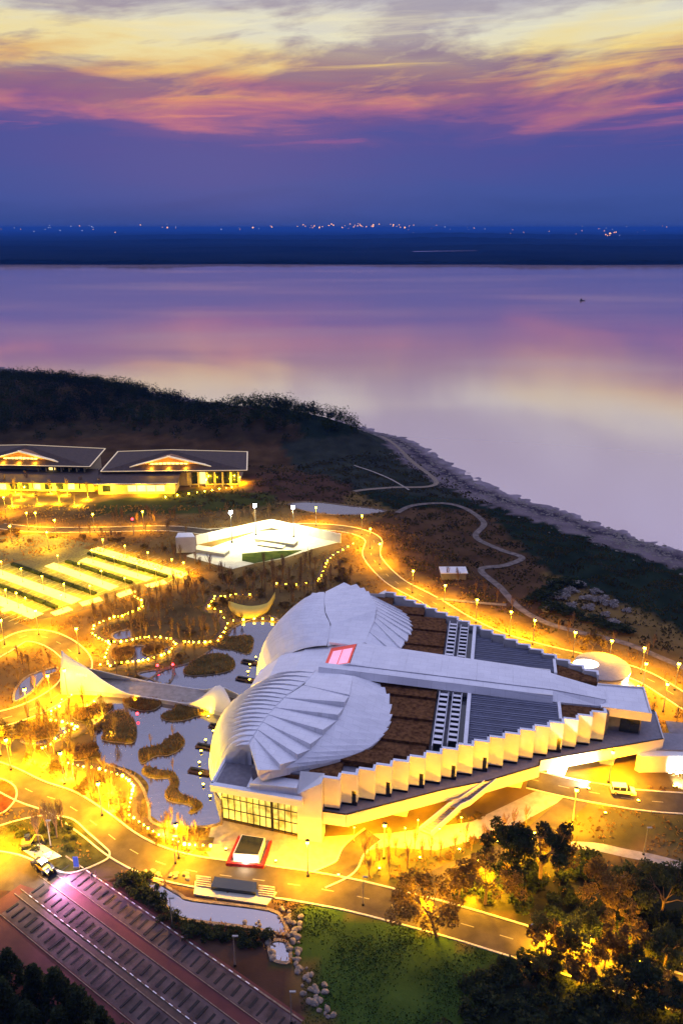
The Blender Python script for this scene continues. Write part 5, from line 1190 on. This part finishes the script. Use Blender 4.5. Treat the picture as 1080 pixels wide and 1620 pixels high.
shrubs([(130, 1420), (160, 1430), (330, 1590), (290, 1600)], 22, 'low dark shrub in the planted strip of the lower car park', 'shrubs in the car park strip', m_leafdark, (.7, 1.2), .9)
shrubs([(300, 890), (470, 900), (545, 875), (570, 930), (480, 965), (330, 960)], 34, 'brown shrub in the wood between court and museum', 'shrubs in the brown wood', m_leafwarm, (.8, 1.7), 1.6)
shrubs([(0, 835), (300, 850), (310, 870), (250, 870), (130, 855), (0, 860)], 16, 'brown shrub on the verge above the bright car park', 'shrubs above the upper car park', m_leafwarm, (.8, 1.5), 1.8)
shrubs([(0, 1130), (130, 1100), (240, 1170), (180, 1220), (80, 1215), (0, 1190)], 24, 'golden shrub on the planted banks near the junction', 'shrubs near the junction', m_leafwarm, (.5, 1.1), 1.0)
shrubs([(150, 1215), (230, 1290), (330, 1320), (330, 1360), (220, 1330), (120, 1250)], 18, 'golden shrub on the near pond bank', 'shrubs on the near pond bank', m_leafwarm, (.5, 1.0), 1.0)
shrubs([(160, 1000), (440, 960), (430, 985), (300, 1050), (170, 1090)], 14, 'brown shrub beside the upper pools', 'shrubs by the upper pools', m_leafwarm, (.5, 1.0), 1.2)
shrubs([(10, 1305), (110, 1300), (160, 1345), (110, 1372), (20, 1345)], 14, 'dark shrub on the planted traffic island', 'shrubs on the traffic island', m_leaf, (.6, 1.1), 1.4)
shrubs([(640, 1300), (880, 1270), (860, 1330), (700, 1370)], 10, 'small gold-lit shrub on the lawn below the museum deck', 'shrubs below the deck', m_leafwarm, (.5, 1.0), 1.2)
for px, py in [(870, 925), (885, 935), (905, 938), (925, 945), (945, 950), (965, 962), (985, 968), (880, 950), (900, 962), (930, 966), (955, 978), (870, 965), (915, 930), (975, 985), (895, 948), (940, 938)]:
    p = GT(px+random.uniform(-5, 5), py+random.uniform(-4, 4)); o = put('shrub', random.choice(SHR)['pale_blossom'], None, None, p); s = random.uniform(1.2, 2.3); o.scale = (s*1.2, s, s*.7); tag(o, 'pale whitish shrub in the thicket above the dark field', 'shrub', 'pale shrubs above the dark field')
for px, py in [(865, 940), (880, 968), (905, 975), (935, 982), (960, 995), (985, 1002), (850, 950), (895, 925)]:
    p = GT(px, py); o = put('shrub', random.choice(SHR)['dark_leaves'], None, None, p); s = random.uniform(2.5, 3.5); o.scale = (s*1.3, s, s*.6); tag(o, 'dark shrub among the pale thicket above the dark field', 'shrub', 'dark shrubs above the dark field')
# hillside wood: one mass
rg = np.random.default_rng(5); V = []; Fc = []; off = 0
px = rg.uniform(-380, 40, 9000); py = rg.uniform(365, 640, 9000); hh = height(px, py); dd = shore_dist(px, py)
keep = (hh > 3.2) & (dd > 30) & ((hh > 7) | (py > 428) | (rg.random(9000) < .16)); px, py, hh = px[keep][:2600], py[keep][:2600], hh[keep][:2600]
nl = 100
for x, y, z in zip(px, py, hh):
    s = 1.7+2.3*rg.random()**1.5; cl = [((x+rg.normal()*s*.5, y+rg.normal()*s*.5, z+s*(.8+1.1*rg.random())), s*(.5+.5*rg.random())) for _ in range(5)]
    v, f = blade_crown(rg, cl, .42, nl, 1.0); V.append(v); Fc.append(f+off); off += len(v)
me = arr_mesh('hill_wood', np.concatenate(V), np.concatenate(Fc), m_conifer)
tag(put('hill_wood', me), 'dark wood covering the hill above the lodges', 'wood', kind='stuff')
# rough grass and undergrowth over the whole site
def tufts(name, label, poly, n, hgt_, mat, wid=.35, terrain=False):
    P = [G(*q) for q in poly]; xs = [p.x for p in P]; ys = [p.y for p in P]; rg = np.random.default_rng(len(poly)+n)
    x = rg.uniform(min(xs), max(xs), n); y = rg.uniform(min(ys), max(ys), n); cl = np.sin(x*.35+np.sin(y*.3)*2)+np.sin(y*.41+np.sin(x*.27)*2)+rg.normal(size=n)*.8
    m = inpoly(x, y, P) & (cl > 0); x, y = x[m], y[m]; m = scatter_ok(x, y); x, y = x[m], y[m]; k = len(x); z = height(x, y)
    a = rg.uniform(0, 6.28, k); h = hgt_*(.4+rg.random(k)); w = wid*(.5+rg.random(k)); c, s = np.cos(a)*w, np.sin(a)*w; j = rg.normal(size=(k, 2))*.3*hgt_
    v = np.stack([np.stack([x-c, y-s, z-.02], 1), np.stack([x+c, y+s, z-.02], 1), np.stack([x+j[:, 0], y+j[:, 1], z+h], 1)], 1).reshape(-1, 3)
    tag(put(name, arr_mesh(name, v, np.arange(3*k).reshape(k, 3), mat)), label, 'grass', kind='stuff')
m_dry = M('dry_grass', (.26, .15, .045), .95, .5, .3, spec=0); leafy(m_dry)
tufts('rough_grass', 'dry brown grass over the museum grounds', [(-100, 800), (600, 800), (900, 990), (1100, 1070), (1100, 1350), (880, 1420), (300, 1420), (-150, 1300)], 70000, .55, m_dry)
m_scrub = M('dark_scrub', (.065, .055, .022), .95, .6, .08, spec=0); leafy(m_scrub, .4)
tufts('field_scrub', 'dark rough scrub over the fields behind the ring road', [(150, 745), (480, 735), (640, 700), (800, 790), (1200, 920), (1200, 1090), (1000, 1030), (860, 1000), (640, 900), (600, 820), (300, 800)], 70000, .7, m_scrub, .5)
rg = np.random.default_rng(77); n = 5200; k = rg.integers(0, len(shore)-1, n); f = rg.random(n); bx = np.array([(p.x, p.y) for p in shore]); px = bx[k]+(bx[k+1]-bx[k])*f[:, None]
x = px[:, 0]+rg.normal(size=n)*2-np.abs(rg.normal(size=n))*9; y = px[:, 1]-np.abs(rg.normal(size=n))*10; m = (shore_dist(x, y) > -1.5) & (y < 720) & (np.abs(x) < 380); x, y = x[m], y[m]; n = len(x); z = height(x, y); r_ = .25+.9*rg.random(n)**3
tv = np.array([(1, 0, -.2), (-.5, .87, -.2), (-.5, -.87, -.2), (0, 0, .9)]); a = rg.uniform(0, 6.28, n); ca_r, sa_r = np.cos(a), np.sin(a)
v = np.stack([np.stack([x+r_*(t[0]*ca_r-t[1]*sa_r)*1.4, y+r_*(t[0]*sa_r+t[1]*ca_r), z+r_*t[2]*.6], 1) for t in tv], 1).reshape(-1, 3)
fb = np.array([(0, 1, 3), (1, 2, 3), (2, 0, 3)]); ff = (np.arange(n)[:, None, None]*4+fb[None]).reshape(-1, 3)
tag(put('shore_stones', arr_mesh('shore_stones', v, ff, m_rock)), 'stones and debris strewn along the river shore', 'stones', kind='stuff')
tufts('lawn_grass', 'short green grass on the slope below the main road', [(420, 1400), (640, 1450), (880, 1520), (1100, 1600), (1100, 1720), (450, 1720), (480, 1560)], 60000, .22, m_lawn, .12)
rg = np.random.default_rng(31); VV = []
for P, h in ISL:
    xs = np.array([p.x for p in P]); ys = np.array([p.y for p in P]); n = 1400
    x = rg.uniform(xs.min(), xs.max(), n); y = rg.uniform(ys.min(), ys.max(), n); m = inpoly(x, y, P); x, y = x[m], y[m]; k = len(x); a = rg.uniform(0, 6.28, k); w = .12+.15*rg.random(k); hh_ = .25+.5*rg.random(k)**2
    VV.append(np.stack([np.stack([x-np.cos(a)*w, y-np.sin(a)*w, x*0+h*.6], 1), np.stack([x+np.cos(a)*w, y+np.sin(a)*w, x*0+h*.6], 1), np.stack([x+rg.normal(size=k)*.2, y+rg.normal(size=k)*.2, h+hh_], 1)], 1).reshape(-1, 3))
VV = np.concatenate(VV); tag(put('island_grass', arr_mesh('island_grass', VV, np.arange(len(VV)).reshape(-1, 3), m_dry)), 'tufts of dry grass on the pond islands', 'grass', kind='stuff')
rg = np.random.default_rng(41); VV = []
for P in EXP[:9]:
    A = np.array([(p.x, p.y) for p in P]); nr = int(np.linalg.norm(A-np.roll(A, 1, 0), axis=1).sum()*4); k = rg.integers(0, len(A), nr); f = rg.random(nr)[:, None]; q = A[k]*(1-f)+A[(k+1) % len(A)]*f+rg.normal(size=(nr, 2))*.35
    keep = np.sin(q[:, 0]*.5)+np.sin(q[:, 1]*.6)+rg.normal(size=nr)*.5 > .2; q = q[keep]; n = len(q); a = rg.uniform(0, 6.28, n); w = .10+.12*rg.random(n); h = .4+.8*rg.random(n)
    VV.append(np.stack([np.stack([q[:, 0]-np.cos(a)*w, q[:, 1]-np.sin(a)*w, n*[.03]], 1), np.stack([q[:, 0]+np.cos(a)*w, q[:, 1]+np.sin(a)*w, n*[.03]], 1), np.stack([q[:, 0]+rg.normal(size=n)*.2, q[:, 1]+rg.normal(size=n)*.2, h], 1)], 1).reshape(-1, 3))
VV = np.concatenate(VV); tag(put('pond_reeds', arr_mesh('pond_reeds', VV, np.arange(len(VV)).reshape(-1, 3), m_dry)), 'dry reeds fringing the ponds', 'reeds', kind='stuff')
# boulders along the stream
ROCK = []
for sd in range(4):
    rg = np.random.default_rng(90+sd); bm = bmesh.new(); bmesh.ops.create_icosphere(bm, subdivisions=2, radius=.5)
    pl = [(Vector(rg.normal(size=3)).normalized(), .30+.16*rg.random()) for _ in range(9)]
    for v in bm.verts:
        for n_, d_ in pl:
            e = v.co.dot(n_)-d_
            if e > 0: v.co -= n_*e
    me = bpy.data.meshes.new('boulder'); bm.to_mesh(me); bm.free(); me.materials.append(m_rock); ROCK.append(me)
for i in range(110):
    u = random.random(); base = [(440, 1436), (462, 1462), (466, 1490), (472, 1520), (490, 1552), (505, 1590), (520, 1630)]; k = int(u*5.99); f = u*6-k
    x = base[k][0]+(base[k+1][0]-base[k][0])*f+random.gauss(0, 8); y = base[k][1]+(base[k+1][1]-base[k][1])*f+random.gauss(0, 6)
    if i > 74: x, y = random.choice([(random.uniform(215, 300), random.uniform(1378, 1392)), (random.uniform(270, 420), random.uniform(1458, 1476)), (random.uniform(425, 435), random.uniform(1480, 1522))])
    p = G(x, y); o = put('boulder', random.choice(ROCK), None, None, (p.x, p.y, .12)); s = random.uniform(.35, 1.25); o.scale = (s*1.2, s, s*.7); o.rotation_euler.z = random.random()*6.28
    tag(o, 'pale rough boulder on the stream bank below the forecourt', 'boulder', 'boulders along the stream')

# ------------------------------------------------------------------ vehicles, machines, signs, boat, town lights
wheel_me = MB().tube([(0, -.12, 0), (0, .12, 0)], .34, 14).me('tyre', mat=m_tyre); rim_me = MB().tube([(0, -.13, 0), (0, .13, 0)], .2, 10).me('rim', mat=m_pole)
def car(p, rz, label, paint, van=False, name='car'):
    t = thing(name, label, 'van' if van else 'car', p, None, rz); L_, Wd = (4.9, 1.85) if van else (4.4, 1.78)
    h = 1.0; prof = [(-L_/2, .35), (-L_/2, 1.0), (-L_/2+.1, 1.12), (L_/2-1.0, 1.05), (L_/2-.1, .82), (L_/2, .6), (L_/2, .35)]
    def extr(pr, w, w2=None):
        n = len(pr); w2 = w2 or [w]*n; mb = MB()
        return mb.add([(x, -w2[i]/2, z) for i, (x, z) in enumerate(pr)]+[(x, w2[i]/2, z) for i, (x, z) in enumerate(pr)], [tuple(range(n)), tuple(range(n, 2*n))[::-1]]+[(i, n+i, n+(i+1) % n, (i+1) % n) for i in range(n)])
    put('body', extr(prof, Wd).me('body', mat=paint), None, t)
    cab = [(-L_/2+.08, 1.05), (-L_/2+.2, 1.85), (L_/2-1.9, 1.9), (L_/2-1.0, 1.06)] if van else [(-L_/2+.5, 1.05), (-L_/2+1.2, 1.45), (L_/2-1.9, 1.47), (L_/2-1.1, 1.03)]
    c = put('cabin', extr(cab, Wd, [Wd-.06, Wd-.3, Wd-.3, Wd-.06]).me('cabin', mat=m_darkglass), None, t)
    z = cab[1][1]; put('roof', MB().box(((cab[1][0]+cab[2][0])/2, 0, z), cab[2][0]-cab[1][0]+.1, Wd-.28, .06).me('roof', mat=paint), None, t)
    for k, x in enumerate((cab[1][0]+.05, (cab[1][0]+cab[2][0])/2, cab[2][0]-.05)):
        put('pillar', MB().box((x, 0, 1.04), .12, Wd-.1, z-1.03).me('pillar', mat=paint), None, t)
    for x in (-L_/2+.85, L_/2-.85):
        for y in (-Wd/2+.06, Wd/2-.06):
            w = put('wheel', wheel_me, None, t); w.location = (x, y, .34); put('rim', rim_me, None, w)
    for y in (-Wd/2+.3, Wd/2-.3):
        put('headlight', MB().box((L_/2-.02, y, .62), .06, .36, .16).me('headlight', mat=m_white), None, t); put('tail_light', MB().box((-L_/2, y, .8), .05, .2, .3).me('tail_light', mat=m_red), None, t)
    return t
car(G(984, 1254)+Vector((0, 0, .05)), -.12, 'white van parked on the drive below the museum tip', m_paintwhite, True, 'van')
car(G(69, 1374)+Vector((0, 0, .05)), -.55, 'dark car waiting at the car park entrance', m_paintdark)
# loader with its work lights on
p = CP(-1.2, (4.2+off_c-3.6)/2+.3)+Vector((0, 0, .05)); ld = thing('loader', 'wheel loader with bright violet-white work lights in the car park entrance', 'loader', p, None, math.atan2(du.y, du.x)); ld.scale = (.8, .8, .8)
put('chassis', MB().box((-.4, 0, .7), 3.2, 1.7, .8).me('chassis', mat=m_paintyel), None, ld); put('cab', MB().box((-.3, 0, 1.5), 1.3, 1.4, 1.3).me('cab', mat=m_darkglass), None, ld); put('cab_roof', MB().box((-.3, 0, 2.81), 1.5, 1.6, .12).me('cab_roof', mat=m_paintyel), None, ld)
for s in (-.6, .6): put('lift_arm', MB().bar((.6, s, 1.2), (2.6, s, .5), .2, .25).me('lift_arm', mat=m_paintyel), None, ld)
put('bucket', MB().add([(2.4, -1.1, .2), (3.4, -1.1, .15), (2.6, -1.1, 1.1), (2.4, 1.1, .2), (3.4, 1.1, .15), (2.6, 1.1, 1.1)], [(0, 1, 2), (5, 4, 3), (0, 3, 4, 1), (0, 2, 5, 3)]).me('bucket', mat=m_darkmetal), None, ld)
for x in (-1.4, .9):
    for y in (-.95, .95): w = put('wheel', wheel_me, None, ld); w.location = (x, y, .62); w.scale = (1.8, 1.8, 1.8); put('rim', rim_me, None, w)
for y in (-.5, .5): put('work_light', MB().box((.42, y, 2.6), .25, .4, .3).me('work_light', mat=m_cool), None, ld)
o = spot('work_beam', ld, (3.6, 0, 3.4), 8500, (.95, .36, .85), R(110), 1.0); o.rotation_euler = (0, R(-64), 0)
point('work_glow', ld, (.2, 0, 3.6), 900, (.95, .85, 1.0))
# mini excavator on a pale slab
tag(sheet('work_slab', [G(*q) for q in S6((70, 95), (140, 75), (222, 125), (150, 148))], .14, m_lane), kind='structure')
p = G(45, 1340)+Vector((0, 0, .15)); ex = thing('mini_excavator', 'yellow mini excavator on the pale slab of the traffic island', 'excavator', p, None, .3)
for s in (-.65, .65): put('track', MB().box((0, s, 0), 2.2, .4, .5).me('track', mat=m_tyre), None, ex)
put('body', MB().box((-.2, 0, .52), 1.6, 1.4, .8).me('body', mat=m_paintyel), None, ex); put('cab', MB().box((.1, .25, 1.3), .9, .8, 1.1).me('cab', mat=m_darkglass), None, ex)
bo = put('boom', MB().tube([(.6, -.3, 1.0), (1.6, -.3, 2.6), (2.6, -.3, 2.2)], [.18, .15, .12], 5).me('boom', mat=m_paintyel), None, ex); put('stick', MB().tube([(2.6, -.3, 2.2), (2.9, -.3, .7)], [.12, .1], 5).me('stick', mat=m_paintyel), None, bo)
put('bucket', MB().box((2.8, -.3, .3), .6, .7, .5).me('bucket', mat=m_darkmetal), None, ex)
for i, (x, y, lb) in enumerate([(165, 130, 'small stack of white bags near the far end of the pale slab'), (120, 105, 'small stack of white bags beside the mini excavator')]):
    p = G(*S6((x, y))[0])+Vector((0, 0, .15)); t = thing('bag_stack', lb, 'bags', p)
    for k in range(4): put('bag', MB().box(((k % 2)*.9-.4, (k//2)*.5, .0 if k < 3 else .36), .8, .5, .34, .2*k).me('bag', mat=m_white), None, t)
p = G(122, 1374); sg_ = thing('blue_sign', 'blue upright sign board at the car park entrance', 'sign', p); put('board', MB().box((0, 0, .5), .9, .18, 2.2).me('board', mat=m_blue), None, sg_); put('foot', MB().box((0, 0, 0), 1.1, .4, .49).me('foot', mat=m_pave), None, sg_)
p = G(841, 1480); sg2 = thing('road_sign', 'small blue road sign on a post under the roadside trees', 'sign', p); put('post', MB().tube([(0, 0, 0), (0, 0, 2.6)], .05, 6).me('post', mat=m_pole), None, sg2); put('board', MB().box((0, -.08, 1.7), .7, .06, .9).me('board', mat=m_blue), None, sg2)
# people near the loader
def person(p, rz, label, top, leg):
    t = thing('person', label, 'person', p, None, rz)
    me = bpy.data.meshes.new('body'); V = [(0, 0, .95), (0, 0, 1.2), (0, 0, 1.42), (0, .01, 1.52), (0, .02, 1.66), (.2, 0, 1.38), (.27, .02, 1.1), (.25, .12, .88), (-.2, 0, 1.38), (-.27, .0, 1.1), (-.25, .1, .88), (.1, 0, .9), (.12, .03, .5), (.12, 0, .06), (.12, .16, .04), (-.1, 0, .9), (-.13, -.02, .5), (-.13, -.08, .06), (-.13, .08, .04)]
    E_ = [(0, 1), (1, 2), (2, 3), (3, 4), (2, 5), (5, 6), (6, 7), (2, 8), (8, 9), (9, 10), (0, 11), (11, 12), (12, 13), (13, 14), (0, 15), (15, 16), (16, 17), (17, 18)]
    me.from_pydata(V, E_, []); o = put('body', me, top, t); md = o.modifiers.new('skin', 'SKIN'); r = [.15, .14, .16, .06, .11, .07, .05, .035, .07, .05, .035, .09, .065, .05, .04, .09, .065, .05, .04]
    for i, s in enumerate(me.skin_vertices[0].data): s.radius = (r[i], r[i]); s.use_root = i == 0
    o.modifiers.new('sub', 'SUBSURF').levels = 1; me.materials.append(leg); return t
m_cloth = M('dark_jacket', (.05, .05, .07), .9, .2, 4); m_cloth2 = M('work_trousers', (.08, .06, .05), .9, .2, 4)
person(G(147, 1392), .6, 'person in dark clothes standing on the road beyond the loader', m_cloth, m_cloth2)
person(G(153, 1388), 2.2, 'second person in dark clothes, closer to the kerb by the loader', m_cloth2, m_cloth)
# little boat far out on the river
p = G(920, 476, WZ); bt = thing('boat', 'tiny dark boat alone on the river', 'boat', p); bt.scale = (.42, .42, .6)
put('hull', MB().add([(-9, -2, 0), (7, -2.2, 0), (11, 0, .6), (7, 2.2, 0), (-9, 2, 0), (-10, -2.6, 2.2), (8, -2.8, 2.2), (14, 0, 3), (8, 2.8, 2.2), (-10, 2.6, 2.2)], [(4, 3, 2, 1, 0), (5, 6, 7, 8, 9), (0, 1, 6, 5), (1, 2, 7, 6), (2, 3, 8, 7), (3, 4, 9, 8), (4, 0, 5, 9)]).me('hull', mat=m_darkmetal), None, bt)
put('cabin', MB().box((-4, 0, 2.21), 6, 3.6, 4).me('cabin', mat=m_darkmetal), None, bt); put('mast', MB().tube([(-3, 0, 6.2), (-3, 0, 9)], .3, 5).me('mast', mat=m_darkmetal), None, bt)
# lights of the towns on the far shore
lt_me = [ico(1.0), ico(1.0)]; lt_me[0].materials.append(m_cityl); lt_me[1].materials.append(m_cityw)
def town(px, py, d, r, w=0):
    u = (px-540)/FPX; v = (810-py)/FPX; di = Vector((u, math.cos(PITCH)+v*math.sin(PITCH), -math.sin(PITCH)+v*math.cos(PITCH)))
    s = d/di.y; p = Vector((di.x*s, d, max(4, CAM_H+di.z*s))); o = put('town_light', lt_me[w], None, None, p); o.scale = (r, r, r)
    tag(o, 'tiny %s town light on the dark far shore' % ('white' if w else 'orange'), 'town light', '%s lights on the far shore' % ('white' if w else 'orange'))
rl = random.Random(3)
for i in range(46): town(rl.uniform(425, 655), rl.gauss(357, 1.6), 9300, rl.uniform(3.0, 7.0))
for i in range(26): town(rl.uniform(0, 420), rl.gauss(361, 3), rl.uniform(6000, 9300), rl.uniform(2.0, 4.2), rl.random() < .6)
for i in range(10): town(rl.uniform(955, 975), rl.gauss(370, 1.8), 6200, rl.uniform(2.0, 4.5))
for i in range(30): town(rl.uniform(600, 1075), rl.gauss(364, 5), rl.uniform(5000, 9000), rl.uniform(1.6, 3.0), rl.random() < .5)
for px in (265, 400, 505, 640): town(px, 360, 8000, 7.5)

# ------------------------------------------------------------------ evening haze over river and plain
hb = MB().hexa([(-90000, -1500, -11), (90000, -1500, -11), (90000, 76000, -11), (-90000, 76000, -11), (-90000, -1500, 128), (90000, -1500, 128), (90000, 76000, 128), (-90000, 76000, 128)])
hm = bpy.data.materials.new('haze'); hm.use_nodes = True; hn = hm.node_tree.nodes; hn.clear()
ho = hn.new('ShaderNodeOutputMaterial'); hv = hn.new('ShaderNodeVolumePrincipled'); hm.node_tree.links.new(hv.outputs[0], ho.inputs['Volume'])
hv.inputs['Color'].default_value = (.06, .24, .88, 1); hv.inputs['Density'].default_value = 9e-5
tag(hb.build('haze', hm), 'thin blue evening haze over the river plain', 'haze', kind='stuff')
